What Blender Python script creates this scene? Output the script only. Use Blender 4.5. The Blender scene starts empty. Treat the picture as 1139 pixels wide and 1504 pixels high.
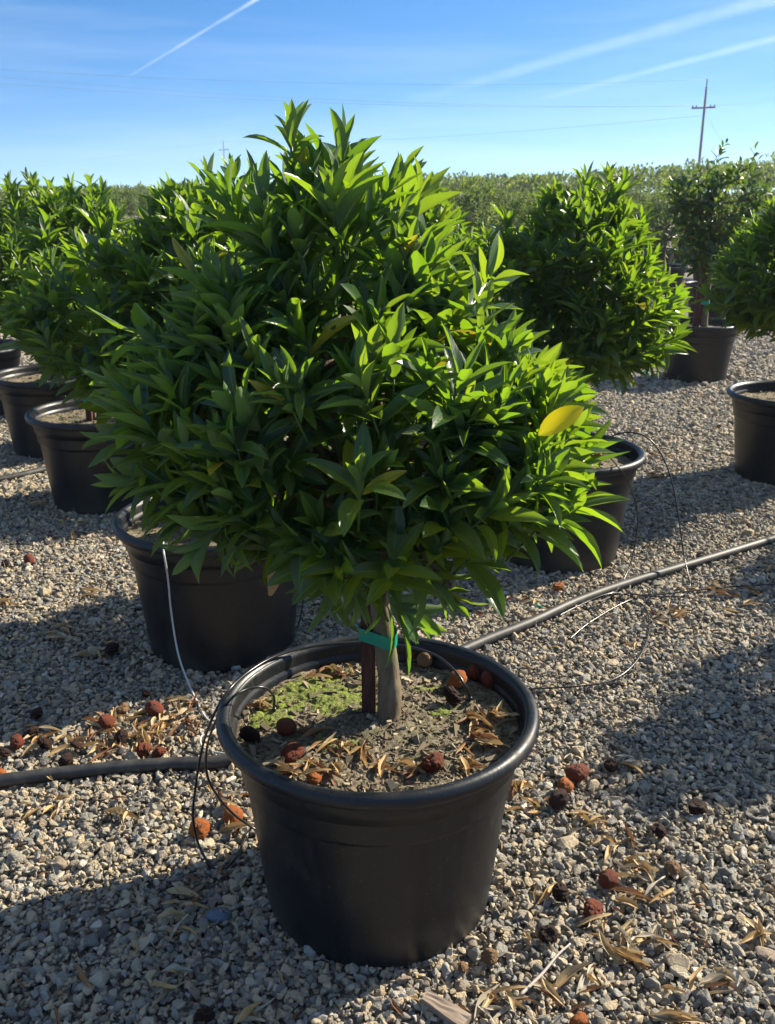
import bpy, bmesh, math, random
import numpy as np
from mathutils import Vector, Matrix, Euler, noise
R = math.radians
random.seed(7); rng = np.random.default_rng(7)
scene = bpy.context.scene
COL = scene.collection

# ------------------------------------------------------------------ camera
CAM_H, PITCH, FPX, CX, CY = 1.345, R(18.5), 1410.0, 569.5, 752.0
cp, sp = math.cos(PITCH), math.sin(PITCH)
cam = bpy.data.cameras.new('camera'); camo = bpy.data.objects.new('camera', cam); COL.objects.link(camo)
camo.location = (0, 0, CAM_H); camo.rotation_euler = (R(90) - PITCH, 0, 0)
cam.sensor_fit = 'VERTICAL'; cam.sensor_height = 24; cam.sensor_width = 24; cam.lens = 24 * FPX / 1504
cam.clip_start = 0.05; cam.clip_end = 20000
scene.camera = camo
cam.dof.use_dof = True; cam.dof.focus_distance = 1.75; cam.dof.aperture_fstop = 9.0

def at(u, v, z=0.0):
    """where the sight line through photo point (u, v) meets the level z"""
    t = (v - CY) / FPX; h = CAM_H - z
    d = h * (cp - t * sp) / (t * cp + sp)
    Z = d * cp + h * sp
    return Vector(((u - CX) / FPX * Z, d, z))
def at_y(u, v, d):
    """where it meets the upright plane d metres ahead"""
    t = (v - CY) / FPX
    h = d * (t * cp + sp) / (cp - t * sp)
    Z = d * cp + h * sp
    return Vector(((u - CX) / FPX * Z, d, CAM_H - h))

# ------------------------------------------------------------------ light
SUN_EL, SUN_AZ = R(33), R(30)                      # azimuth from +X towards +Y
sv = Vector((math.cos(SUN_EL) * math.cos(SUN_AZ), math.cos(SUN_EL) * math.sin(SUN_AZ), math.sin(SUN_EL)))
sl = bpy.data.lights.new('sun', 'SUN'); so = bpy.data.objects.new('sun', sl); COL.objects.link(so)
sl.energy = 5.0; sl.angle = R(0.5); sl.color = (1.0, 0.90, 0.72)
so.rotation_euler = sv.to_track_quat('Z', 'Y').to_euler()
w = bpy.data.worlds.new('World'); scene.world = w; w.use_nodes = True
nt = w.node_tree; N = nt.nodes; L = nt.links
bg = N['Background']
sky = N.new('ShaderNodeTexSky'); sky.sky_type = 'NISHITA'; sky.sun_disc = False
sky.sun_elevation = SUN_EL; sky.sun_rotation = R(90) - SUN_AZ
sky.air_density = 1.0; sky.dust_density = 0.35; sky.ozone_density = 3.0
tc = N.new('ShaderNodeTexCoord')
mp = N.new('ShaderNodeMapping'); mp.vector_type = 'POINT'
mp.inputs['Location'].default_value = (0, 0, 0.10); mp.inputs['Scale'].default_value = (1, 1, 2.1)
L.new(tc.outputs['Generated'], mp.inputs['Vector'])
nrm = N.new('ShaderNodeVectorMath'); nrm.operation = 'NORMALIZE'
L.new(mp.outputs['Vector'], nrm.inputs[0]); L.new(nrm.outputs[0], sky.inputs['Vector'])
# thin high cirrus streaks, with an added fill brightening overhead
m2 = N.new('ShaderNodeMapping'); m2.inputs['Rotation'].default_value = (0, R(-14), R(8)); m2.inputs['Scale'].default_value = (1.2, 1.2, 13)
L.new(tc.outputs['Generated'], m2.inputs['Vector'])
nz = N.new('ShaderNodeTexNoise'); nz.inputs['Scale'].default_value = 1.7; nz.inputs['Detail'].default_value = 7; nz.inputs['Roughness'].default_value = 0.55
nz.inputs['Distortion'].default_value = 0.4
L.new(m2.outputs['Vector'], nz.inputs['Vector'])
rp = N.new('ShaderNodeMapRange'); rp.inputs['From Min'].default_value = 0.45; rp.inputs['From Max'].default_value = 0.85; rp.inputs['To Max'].default_value = 0.16
L.new(nz.outputs['Fac'], rp.inputs['Value'])
hs = N.new('ShaderNodeHueSaturation'); hs.inputs['Saturation'].default_value = 1.32; hs.inputs['Value'].default_value = 0.93
L.new(sky.outputs['Color'], hs.inputs['Color'])
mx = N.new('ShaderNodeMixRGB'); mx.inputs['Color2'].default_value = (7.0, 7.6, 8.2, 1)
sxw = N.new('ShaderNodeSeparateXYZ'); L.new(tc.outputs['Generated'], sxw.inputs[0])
zenith_fill = N.new('ShaderNodeMapRange'); zenith_fill.inputs['From Min'].default_value = .25; zenith_fill.inputs['From Max'].default_value = .8; zenith_fill.inputs['To Max'].default_value = .18  # whitening overhead, out of view, added to raise the fill light
L.new(sxw.outputs['Z'], zenith_fill.inputs['Value'])
sm = N.new('ShaderNodeMath'); sm.operation = 'ADD'; L.new(rp.outputs['Result'], sm.inputs[0]); L.new(zenith_fill.outputs['Result'], sm.inputs[1])
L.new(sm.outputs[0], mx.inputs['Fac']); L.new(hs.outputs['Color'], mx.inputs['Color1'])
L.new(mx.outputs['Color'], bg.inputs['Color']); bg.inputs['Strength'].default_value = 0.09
scene.view_settings.view_transform = 'Standard'; scene.view_settings.look = 'None'
scene.view_settings.gamma = 1; scene.view_settings.exposure = 1.28; scene.view_settings.use_curve_mapping = False
scene.cycles.max_bounces = 8; scene.cycles.transparent_max_bounces = 12; scene.cycles.transmission_bounces = 4

# ------------------------------------------------------------------ materials
def mat(name):
    m = bpy.data.materials.new(name); m.use_nodes = True
    return m, m.node_tree.nodes, m.node_tree.links, m.node_tree.nodes['Principled BSDF']
def nnode(N, L, scale, detail=4, rough=0.55, vec=None, dist=0.0):
    n = N.new('ShaderNodeTexNoise'); n.inputs['Scale'].default_value = scale; n.inputs['Detail'].default_value = detail
    n.inputs['Roughness'].default_value = rough; n.inputs['Distortion'].default_value = dist
    if vec is not None: L.new(vec, n.inputs['Vector'])
    return n.outputs['Fac']
def ramp(N, L, fac, stops, interp='LINEAR'):
    r = N.new('ShaderNodeValToRGB'); r.color_ramp.interpolation = interp
    e = r.color_ramp.elements
    while len(e) > 1: e.remove(e[-1])
    e[0].position = stops[0][0]; e[0].color = (*stops[0][1], 1)
    for p, c in stops[1:]:
        x = e.new(p); x.color = (*c, 1)
    L.new(fac, r.inputs['Fac']); return r.outputs['Color']
def mixc(N, L, fac, a, b, mode='MIX'):
    m = N.new('ShaderNodeMixRGB'); m.blend_type = mode
    for s, x in (('Fac', fac), ('Color1', a), ('Color2', b)):
        if isinstance(x, (int, float)): m.inputs[s].default_value = x
        elif isinstance(x, tuple): m.inputs[s].default_value = (*x, 1)
        else: L.new(x, m.inputs[s])
    return m.outputs['Color']
def maprange(N, L, v, a, b, c=0.0, d=1.0):
    m = N.new('ShaderNodeMapRange'); L.new(v, m.inputs['Value'])
    for k, x in zip(('From Min', 'From Max', 'To Min', 'To Max'), (a, b, c, d)): m.inputs[k].default_value = x
    return m.outputs['Result']
def bump(N, L, h, bsdf, strength=0.5, dist=0.01):
    b = N.new('ShaderNodeBump'); b.inputs['Strength'].default_value = strength; b.inputs['Distance'].default_value = dist
    L.new(h, b.inputs['Height']); L.new(b.outputs['Normal'], bsdf.inputs['Normal']); return b
def objco(N):
    return N.new('ShaderNodeTexCoord').outputs['Object']
def attr(N, name):
    a = N.new('ShaderNodeAttribute'); a.attribute_name = name; return a.outputs['Fac']

def leaf_material(name, dark, light, young, trans, tfac=0.42, rough=0.33, under=(.085, .15, .055)):
    m, N, L, b = mat(name)
    lr = attr(N, 'lr'); age = attr(N, 'age')
    c = mixc(N, L, lr, dark, light)
    c = mixc(N, L, age, c, young)
    yel = maprange(N, L, lr, .988, .992)
    c = mixc(N, L, yel, c, (.45, .36, .02))
    uv = N.new('ShaderNodeUVMap'); sx = N.new('ShaderNodeSeparateXYZ'); L.new(uv.outputs['UV'], sx.inputs[0])
    sb = N.new('ShaderNodeMath'); sb.operation = 'SUBTRACT'; sb.inputs[1].default_value = .5; L.new(sx.outputs['X'], sb.inputs[0])
    ab = N.new('ShaderNodeMath'); ab.operation = 'ABSOLUTE'; L.new(sb.outputs[0], ab.inputs[0])
    rib = maprange(N, L, ab.outputs[0], .015, .045, 1, 0)
    # side veins: stripes slanting off the midrib
    vv = N.new('ShaderNodeMath'); vv.operation = 'MULTIPLY_ADD'; L.new(ab.outputs[0], vv.inputs[0]); vv.inputs[1].default_value = -.55; L.new(sx.outputs['Y'], vv.inputs[2])
    sn = N.new('ShaderNodeMath'); sn.operation = 'MULTIPLY'; L.new(vv.outputs[0], sn.inputs[0]); sn.inputs[1].default_value = 62
    s2 = N.new('ShaderNodeMath'); s2.operation = 'SINE'; L.new(sn.outputs[0], s2.inputs[0])
    vein = maprange(N, L, s2.outputs[0], .75, 1.0, 0, .16)
    mott = nnode(N, L, 55, 3)
    c = mixc(N, L, maprange(N, L, mott, .35, .7, 0, .35), c, mixc(N, L, .5, c, (.02, .05, .01)))
    c = mixc(N, L, vein, c, light)
    spot = nnode(N, L, 210, 2, .5)
    c = mixc(N, L, maprange(N, L, spot, .69, .74, 0, .5), c, (.16, .13, .06))
    dust = nnode(N, L, 18, 4, .6)
    c = mixc(N, L, maprange(N, L, dust, .5, .8, 0, .16), c, (.22, .22, .17))
    c = mixc(N, L, rib, c, (.16, .24, .05))
    geo = N.new('ShaderNodeNewGeometry')
    c2 = mixc(N, L, geo.outputs['Backfacing'], c, mixc(N, L, .65, c, under))
    L.new(c2, b.inputs['Base Color']); b.inputs['Roughness'].default_value = rough
    L.new(mixc(N, L, geo.outputs['Backfacing'], (rough,) * 3, (.6,) * 3), b.inputs['Roughness'])
    b.inputs['Specular IOR Level'].default_value = .44
    bm = N.new('ShaderNodeBump'); bm.inputs['Strength'].default_value = .10; bm.inputs['Distance'].default_value = .001
    L.new(s2.outputs[0], bm.inputs['Height']); L.new(bm.outputs['Normal'], b.inputs['Normal'])
    tr = N.new('ShaderNodeBsdfTranslucent')
    tcx = mixc(N, L, age, trans, (.66, .82, .03)); tcx = mixc(N, L, yel, tcx, (.9, .7, .03))
    tcx = mixc(N, L, vein, tcx, (.1, .25, .02)); tcx = mixc(N, L, rib, tcx, (.32, .45, .08))
    tcx = mixc(N, L, maprange(N, L, lr, 0, 1, .0, .38), tcx, (.05, .13, .012))
    L.new(tcx, tr.inputs['Color'])
    ms = N.new('ShaderNodeMixShader'); ms.inputs[0].default_value = tfac
    L.new(b.outputs[0], ms.inputs[1]); L.new(tr.outputs[0], ms.inputs[2])
    L.new(ms.outputs[0], N['Material Output'].inputs['Surface'])
    return m
M = {}
M['leaf'] = leaf_material('citrus_leaf', (.010, .034, .019), (.022, .062, .022), (.066, .135, .024), (.30, .55, .010), .345, .36, (.12, .18, .09))
M['broad_leaf'] = leaf_material('broad_leaf', (.018, .042, .022), (.03, .065, .028), (.06, .11, .03), (.10, .21, .03), .3)
M['row_leaf'] = leaf_material('row_leaf', (.028, .052, .024), (.05, .078, .034), (.10, .13, .05), (.18, .27, .06), .33, .55)
M['far_leaf'] = leaf_material('orchard_leaf', (.022, .042, .018), (.042, .066, .028), (.07, .095, .038), (.12, .18, .045), .3, .75)

m, N, L, b = mat('yellow_leaf'); M['yellow'] = m
uv = N.new('ShaderNodeUVMap'); sx = N.new('ShaderNodeSeparateXYZ'); L.new(uv.outputs['UV'], sx.inputs[0])
ya = N.new('ShaderNodeMath'); ya.operation = 'MULTIPLY_ADD'; L.new(nnode(N, L, 60, 4, .65), ya.inputs[0]); ya.inputs[1].default_value = 1.1; L.new(sx.outputs['Y'], ya.inputs[2])
c = mixc(N, L, maprange(N, L, ya.outputs[0], .45, .95, 1, 0), (.85, .62, .01), (.50, .52, .03))
L.new(c, b.inputs['Base Color']); b.inputs['Roughness'].default_value = .4
tr = N.new('ShaderNodeBsdfTranslucent'); L.new(mixc(N, L, .6, c, (1.0, .85, .01)), tr.inputs['Color'])
ms = N.new('ShaderNodeMixShader'); ms.inputs[0].default_value = .62
L.new(b.outputs[0], ms.inputs[1]); L.new(tr.outputs[0], ms.inputs[2]); L.new(ms.outputs[0], N['Material Output'].inputs['Surface'])

m, N, L, b = mat('green_stem'); M['stem'] = m
b.inputs['Base Color'].default_value = (.06, .12, .025, 1); b.inputs['Roughness'].default_value = .5

def bark(name, a, c_, sc, moss=False):
    m, N, L, b = mat(name); co = objco(N)
    mp = N.new('ShaderNodeMapping'); mp.inputs['Scale'].default_value = (1, 1, .25); L.new(co, mp.inputs['Vector'])
    n = nnode(N, L, sc, 6, .65, mp.outputs['Vector'])
    n2 = nnode(N, L, sc * .22, 3, .5, co)
    c = mixc(N, L, maprange(N, L, n, .3, .7), a, c_)
    if moss: c = mixc(N, L, maprange(N, L, n2, .5, .7, 0, .45), c, (.12, .15, .06))
    L.new(c, b.inputs['Base Color']); b.inputs['Roughness'].default_value = .85
    bump(N, L, n, b, .7, .004); return m
M['bark'] = bark('trunk_bark', (.075, .054, .032), (.21, .155, .095), 75, True)
M['stake'] = bark('redwood_stake', (.045, .014, .009), (.12, .042, .025), 70)
M['pole_wood'] = bark('pole_wood', (.10, .075, .06), (.20, .15, .115), 6)

m, N, L, b = mat('tie_tape'); M['tape'] = m
co = objco(N); n = nnode(N, L, 90, 3, .5, co)
L.new(mixc(N, L, n, (.0, .16, .10), (.0, .34, .22)), b.inputs['Base Color']); b.inputs['Roughness'].default_value = .35
bump(N, L, n, b, .3, .002)

m, N, L, b = mat('black_pot_plastic'); M['pot'] = m
co = objco(N); oi = N.new('ShaderNodeObjectInfo')
va = N.new('ShaderNodeVectorMath'); va.operation = 'ADD'; L.new(co, va.inputs[0])
cmb = N.new('ShaderNodeCombineXYZ'); ml = N.new('ShaderNodeMath'); ml.operation = 'MULTIPLY'; ml.inputs[1].default_value = 13; L.new(oi.outputs['Random'], ml.inputs[0])
L.new(ml.outputs[0], cmb.inputs['X']); L.new(ml.outputs[0], cmb.inputs['Y']); L.new(cmb.outputs[0], va.inputs[1])
mp = N.new('ShaderNodeMapping'); mp.inputs['Scale'].default_value = (1, 1, .14); L.new(va.outputs[0], mp.inputs['Vector'])
streak = nnode(N, L, 26, 8, .65, mp.outputs['Vector'])
cloud = nnode(N, L, 6, 6, .6, va.outputs[0])
speck = nnode(N, L, 140, 3, .7, va.outputs[0])
sz = N.new('ShaderNodeSeparateXYZ'); L.new(co, sz.inputs[0])
low = maprange(N, L, sz.outputs['Z'], .0, .11, 1, .0)
d = N.new('ShaderNodeMath'); d.operation = 'MULTIPLY'; L.new(maprange(N, L, streak, .42, .68), d.inputs[0]); L.new(maprange(N, L, cloud, .4, .62), d.inputs[1])
c = mixc(N, L, maprange(N, L, d.outputs[0], 0, .8, .0, .45), (.0042, .0064, .0098), (.040, .031, .023))
d2 = N.new('ShaderNodeMath'); d2.operation = 'MULTIPLY'; L.new(low, d2.inputs[0]); L.new(maprange(N, L, cloud, .45, .65, .05, .75), d2.inputs[1])
c = mixc(N, L, d2.outputs[0], c, (.075, .062, .046))
c = mixc(N, L, maprange(N, L, speck, .60, .72, 0, .5), c, (.11, .10, .09))
L.new(c, b.inputs['Base Color'])
L.new(maprange(N, L, d.outputs[0], 0, 1, .38, .66), b.inputs['Roughness'])
bump(N, L, speck, b, .25, .0015); b.inputs['Specular IOR Level'].default_value = .45

m, N, L, b = mat('black_hose'); M['hose'] = m
co = objco(N); n = nnode(N, L, 30, 5, .6, co)
L.new(mixc(N, L, maprange(N, L, n, .4, .7, .1, .8), (.012, .013, .015), (.075, .07, .062)), b.inputs['Base Color'])
b.inputs['Roughness'].default_value = .55; bump(N, L, n, b, .15, .002)
m, N, L, b = mat('drip_line'); M['drip'] = m
b.inputs['Base Color'].default_value = (.014, .014, .016, 1); b.inputs['Roughness'].default_value = .3
m, N, L, b = mat('white_line'); M['white_line'] = m
b.inputs['Base Color'].default_value = (.5, .5, .48, 1); b.inputs['Roughness'].default_value = .45
m, N, L, b = mat('wire'); M['wire'] = m
b.inputs['Base Color'].default_value = (.34, .38, .42, 1); b.inputs['Roughness'].default_value = .6

# stones: every piece its own shade
m, N, L, b = mat('crushed_stone'); M['stone'] = m
oi = N.new('ShaderNodeObjectInfo'); co = objco(N)
c = ramp(N, L, oi.outputs['Random'], [(0, (.135, .138, .138)), (.11, (.25, .24, .222)), (.25, (.45, .365, .25)), (.40, (.34, .30, .245)), (.52, (.19, .188, .18)),
    (.61, (.47, .405, .30)), (.74, (.31, .315, .30)), (.83, (.52, .415, .275)), (.92, (.24, .185, .145)), (.96, (.62, .57, .49)), (1, (.50, .36, .24))], 'CONSTANT')
n = nnode(N, L, 1.6, 6, .7, co)
c = mixc(N, L, maprange(N, L, n, .3, .7, 0, .5), c, mixc(N, L, .6, c, (.44, .37, .26)))
c = mixc(N, L, 1.0, c, (.97, .955, .915), 'MULTIPLY')
L.new(c, b.inputs['Base Color']); b.inputs['Roughness'].default_value = .78
bump(N, L, nnode(N, L, 4, 6, .7, co), b, .5, .25)

m, N, L, b = mat('gravel_bed'); M['ground'] = m
co = objco(N)
vo = N.new('ShaderNodeTexVoronoi'); vo.inputs['Scale'].default_value = 62; vo.inputs['Randomness'].default_value = 1; L.new(co, vo.inputs['Vector'])
sc = N.new('ShaderNodeSeparateColor'); L.new(vo.outputs['Color'], sc.inputs[0])
c = ramp(N, L, sc.outputs[0], [(0, (.11, .11, .11)), (.3, (.27, .24, .19)), (.55, (.19, .18, .17)), (.75, (.38, .31, .22)), (.92, (.48, .42, .33))], 'CONSTANT')
edge = maprange(N, L, vo.outputs['Distance'], .2, .6, 0, .85)
c = mixc(N, L, edge, c, (.065, .055, .045))
big = nnode(N, L, 1.3, 4, .6, co)
c = mixc(N, L, maprange(N, L, big, .45, .7, 0, .35), c, (.40, .34, .25))
L.new(c, b.inputs['Base Color']); b.inputs['Roughness'].default_value = .9
iv = N.new('ShaderNodeMath'); iv.operation = 'SUBTRACT'; iv.inputs[0].default_value = 1; L.new(vo.outputs['Distance'], iv.inputs[1])
bump(N, L, iv.outputs[0], b, 1.0, .012)

m, N, L, b = mat('potting_soil'); M['soil'] = m
co = objco(N)
n1 = nnode(N, L, 130, 5, .75, co); n2 = nnode(N, L, 14, 4, .6, co); n3 = nnode(N, L, 300, 3, .6, co)
c = ramp(N, L, n1, [(.3, (.04, .03, .02)), (.48, (.14, .11, .072)), (.6, (.25, .21, .145)), (.75, (.40, .35, .26))])
c = mixc(N, L, maprange(N, L, n2, .46, .68, 0, .5), c, (.075, .095, .022))
L.new(c, b.inputs['Base Color']); b.inputs['Roughness'].default_value = .95
bump(N, L, n1, b, 1, .006)
m, N, L, b = mat('moss_green'); M['moss'] = m
co = objco(N); n1 = nnode(N, L, 220, 4, .7, co); n2 = nnode(N, L, 28, 3, .6, co)
c = ramp(N, L, n1, [(.3, (.03, .05, .008)), (.5, (.15, .19, .025)), (.7, (.34, .38, .07))])
c = mixc(N, L, maprange(N, L, n2, .5, .72, 0, .7), c, (.09, .075, .04))
L.new(c, b.inputs['Base Color']); b.inputs['Roughness'].default_value = .9
bump(N, L, n1, b, 1, .006)
m, N, L, b = mat('bark_chip'); M['chip'] = m
c = ramp(N, L, attr(N, 'lr'), [(0, (.04, .028, .018)), (.35, (.12, .09, .055)), (.6, (.22, .17, .11)), (.8, (.07, .06, .03)), (.92, (.35, .29, .2))])
L.new(c, b.inputs['Base Color']); b.inputs['Roughness'].default_value = .9

def dry(name, a, c_, d_):
    m, N, L, b = mat(name); co = objco(N); oi = N.new('ShaderNodeObjectInfo')
    n = nnode(N, L, 45, 4, .6, co)
    c = mixc(N, L, maprange(N, L, n, .35, .7), a, c_)
    c = mixc(N, L, maprange(N, L, oi.outputs['Random'], .35, 1, 0, .8), c, d_)
    L.new(c, b.inputs['Base Color']); b.inputs['Roughness'].default_value = .6
    tr = N.new('ShaderNodeBsdfTranslucent'); L.new(c, tr.inputs['Color'])
    ms = N.new('ShaderNodeMixShader'); ms.inputs[0].default_value = .22
    L.new(b.outputs[0], ms.inputs[1]); L.new(tr.outputs[0], ms.inputs[2]); L.new(ms.outputs[0], N['Material Output'].inputs['Surface'])
    bump(N, L, n, b, .4, .003); return m
M['dry_tan'] = dry('dry_leaf_tan', (.46, .31, .13), (.34, .19, .065), (.42, .33, .19))
M['dry_brown'] = dry('dry_leaf_brown', (.24, .11, .045), (.12, .055, .028), (.34, .19, .08))
M['dry_grey'] = dry('dry_leaf_pale', (.42, .36, .26), (.30, .25, .17), (.45, .40, .32))

def fruitmat(name, a, c_, d_):
    m, N, L, b = mat(name); co = objco(N)
    n = nnode(N, L, 45, 5, .65, co); n2 = nnode(N, L, 260, 3, .6, co)
    c = ramp(N, L, n, [(.3, d_), (.48, a), (.7, c_)])
    L.new(c, b.inputs['Base Color']); b.inputs['Roughness'].default_value = .62; b.inputs['Specular IOR Level'].default_value = .25
    bump(N, L, n2, b, .9, .003); return m
M['f_red'] = fruitmat('dried_fruit_red', (.16, .034, .015), (.25, .062, .02), (.045, .014, .010))
M['f_orange'] = fruitmat('dried_fruit_orange', (.34, .095, .018), (.46, .15, .03), (.12, .035, .012))
M['f_dark'] = fruitmat('dried_fruit_dark', (.026, .010, .007), (.085, .030, .014), (.007, .005, .004))
M['f_tan'] = fruitmat('dried_fruit_tan', (.24, .13, .06), (.34, .21, .10), (.10, .055, .03))
m, N, L, b = mat('calyx'); M['calyx'] = m
b.inputs['Base Color'].default_value = (.06, .045, .03, 1); b.inputs['Roughness'].default_value = .9
m, N, L, b = mat('weathered_wood'); M['wood'] = m
co = objco(N); mp = N.new('ShaderNodeMapping'); mp.inputs['Scale'].default_value = (.12, 1, 1); L.new(co, mp.inputs['Vector'])
n = nnode(N, L, 90, 5, .6, mp.outputs['Vector'])
L.new(mixc(N, L, n, (.12, .085, .06), (.36, .28, .21)), b.inputs['Base Color']); b.inputs['Roughness'].default_value = .85; bump(N, L, n, b, .6, .003)
m, N, L, b = mat('bleached_twig'); M['twig'] = m
b.inputs['Base Color'].default_value = (.40, .35, .31, 1); b.inputs['Roughness'].default_value = .7
m, N, L, b = mat('insulator'); M['insul'] = m
b.inputs['Base Color'].default_value = (.12, .10, .10, 1); b.inputs['Roughness'].default_value = .3
m, N, L, b = mat('slate_pebble'); M['pebble'] = m
b.inputs['Base Color'].default_value = (.075, .10, .14, 1); b.inputs['Roughness'].default_value = .55
m, N, L, b = mat('contrail_ice'); M['contrail'] = m
N.remove(b)
lw = N.new('ShaderNodeLayerWeight'); lw.inputs['Blend'].default_value = .5
fc = N.new('ShaderNodeMath'); fc.operation = 'SUBTRACT'; fc.inputs[0].default_value = 1; L.new(lw.outputs['Facing'], fc.inputs[1])
fp = N.new('ShaderNodeMath'); fp.operation = 'POWER'; fp.inputs[1].default_value = 3.4; L.new(fc.outputs[0], fp.inputs[0])
co = objco(N); n = nnode(N, L, .012, 5, .6, co)
den = N.new('ShaderNodeMath'); den.operation = 'MULTIPLY'; L.new(fp.outputs[0], den.inputs[0]); L.new(maprange(N, L, n, .3, .7, .35, 1), den.inputs[1])
de2 = N.new('ShaderNodeMath'); de2.operation = 'MULTIPLY'; L.new(den.outputs[0], de2.inputs[0]); L.new(attr(N, 'lr'), de2.inputs[1])
t0 = N.new('ShaderNodeBsdfTransparent'); df = N.new('ShaderNodeBsdfTranslucent'); df.inputs['Color'].default_value = (.95, .95, .97, 1)
d1 = N.new('ShaderNodeBsdfDiffuse'); d1.inputs['Color'].default_value = (.95, .95, .97, 1)
ad = N.new('ShaderNodeAddShader'); L.new(df.outputs[0], ad.inputs[0]); L.new(d1.outputs[0], ad.inputs[1])
ms = N.new('ShaderNodeMixShader'); L.new(de2.outputs[0], ms.inputs[0]); L.new(t0.outputs[0], ms.inputs[1]); L.new(ad.outputs[0], ms.inputs[2])
L.new(ms.outputs[0], N['Material Output'].inputs['Surface'])

# ------------------------------------------------------------------ object helpers
def tag(o, label=None, cat=None, group=None, kind=None):
    if label: o['label'] = label
    if cat: o['category'] = cat
    if group: o['group'] = group
    if kind: o['kind'] = kind
    return o
def link(name, me, parent=None, loc=(0, 0, 0)):
    o = bpy.data.objects.new(name, me); COL.objects.link(o); o.location = loc
    if parent: o.parent = parent
    return o
def empty(name, loc=(0, 0, 0), rz=0):
    o = bpy.data.objects.new(name, None); COL.objects.link(o); o.location = loc; o.rotation_euler.z = rz
    o.empty_display_size = .1
    return o
def copy_tree(o, parent=None):
    c = o.copy(); COL.objects.link(c)
    c.parent = parent
    for ch in list(o.children): copy_tree(ch, c)
    return c
def quads(name, V, F, mats, mi=None, uv=None, attrs=None, smooth=True):
    """mesh of quads from arrays"""
    V = np.asarray(V, np.float32).reshape(-1, 3); F = np.asarray(F, np.int32).reshape(-1, 4)
    me = bpy.data.meshes.new(name)
    me.vertices.add(len(V)); me.vertices.foreach_set('co', V.ravel())
    me.loops.add(F.size); me.loops.foreach_set('vertex_index', F.ravel())
    me.polygons.add(len(F)); me.polygons.foreach_set('loop_start', np.arange(0, F.size, 4, dtype=np.int32))
    me.polygons.foreach_set('loop_total', np.full(len(F), 4, np.int32))
    if mi is not None: me.polygons.foreach_set('material_index', np.asarray(mi, np.int32))
    me.polygons.foreach_set('use_smooth', np.full(len(F), smooth))
    for m in mats: me.materials.append(m)
    if uv is not None:
        l = me.uv_layers.new(name='UVMap'); l.data.foreach_set('uv', np.asarray(uv, np.float32)[F.ravel()].ravel())
    for k, a in (attrs or {}).items():
        x = me.attributes.new(k, 'FLOAT', 'POINT'); x.data.foreach_set('value', np.asarray(a, np.float32))
    me.update(calc_edges=True); me.validate()
    return me
def smooth_path(pts, n=8):
    P = [Vector(p) for p in pts]; P = [P[0] * 2 - P[1]] + P + [P[-1] * 2 - P[-2]]
    out = []
    for i in range(1, len(P) - 2):
        a, b_, c_, d_ = P[i - 1], P[i], P[i + 1], P[i + 2]
        for k in range(n):
            t = k / n
            out.append(.5 * ((2 * b_) + (c_ - a) * t + (2 * a - 5 * b_ + 4 * c_ - d_) * t * t + (3 * b_ - a - 3 * c_ + d_) * t ** 3))
    out.append(P[-2]); return out
def tube_arrays(pts, rad, seg=6, cap=True):
    P = np.array([tuple(p) for p in pts]); n = len(P)
    if np.isscalar(rad): rad = np.full(n, rad)
    rad = np.asarray(rad, float)
    if cap:  # closing rings of almost no width
        P = np.vstack([P[:1], P, P[-1:]]); rad = np.concatenate([[1e-5], rad, [1e-5]]); n += 2
    T = np.gradient(P, axis=0); T[0] = P[min(2, n - 1)] - P[0]; T[-1] = P[-1] - P[max(n - 3, 0)]
    T /= np.linalg.norm(T, axis=1)[:, None] + 1e-9
    up = np.array([0, 0, 1.0]) if abs(T[0][2]) < .9 else np.array([1.0, 0, 0])
    A = np.cross(T[0], up); A /= np.linalg.norm(A)
    V = []; a = np.arange(seg) * 2 * np.pi / seg
    for i in range(n):
        A = A - T[i] * A.dot(T[i]); A /= np.linalg.norm(A) + 1e-9; B = np.cross(T[i], A)
        V.append(P[i] + rad[i] * (np.cos(a)[:, None] * A + np.sin(a)[:, None] * B))
    V = np.concatenate(V); F = []
    for i in range(n - 1):
        for k in range(seg):
            k2 = (k + 1) % seg
            F.append((i * seg + k, i * seg + k2, (i + 1) * seg + k2, (i + 1) * seg + k))
    return V, np.array(F, np.int32)
class Soup:
    def __init__(s): s.V = []; s.F = []; s.M = []; s.U = []; s.A = []; s.G = []; s.n = 0
    def add(s, V, F, mi=0, uv=None, lr=None, age=None):
        V = np.asarray(V).reshape(-1, 3); F = np.asarray(F).reshape(-1, 4)
        s.V.append(V); s.F.append(F + s.n); s.n += len(V); s.M.append(np.full(len(F), mi))
        s.U.append(np.zeros((len(V), 2)) if uv is None else uv)
        s.A.append(np.full(len(V), .5) if lr is None else lr); s.G.append(np.zeros(len(V)) if age is None else age)
    def mesh(s, name, mats, smooth=True):
        return quads(name, np.concatenate(s.V), np.concatenate(s.F), mats, np.concatenate(s.M), np.concatenate(s.U),
                     {'lr': np.concatenate(s.A), 'age': np.concatenate(s.G)}, smooth)
def tube(name, pts, rad, material, parent=None, seg=8, n=8):
    V, F = tube_arrays(smooth_path(pts, n) if n else pts, rad, seg)
    return link(name, quads(name, V, F, [material]), parent)
def bm_mesh(name, bm, mats, smooth=False):
    me = bpy.data.meshes.new(name); bm.to_mesh(me); bm.free()
    for m in mats: me.materials.append(m)
    if smooth: me.polygons.foreach_set('use_smooth', np.full(len(me.polygons), True))
    return me
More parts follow.
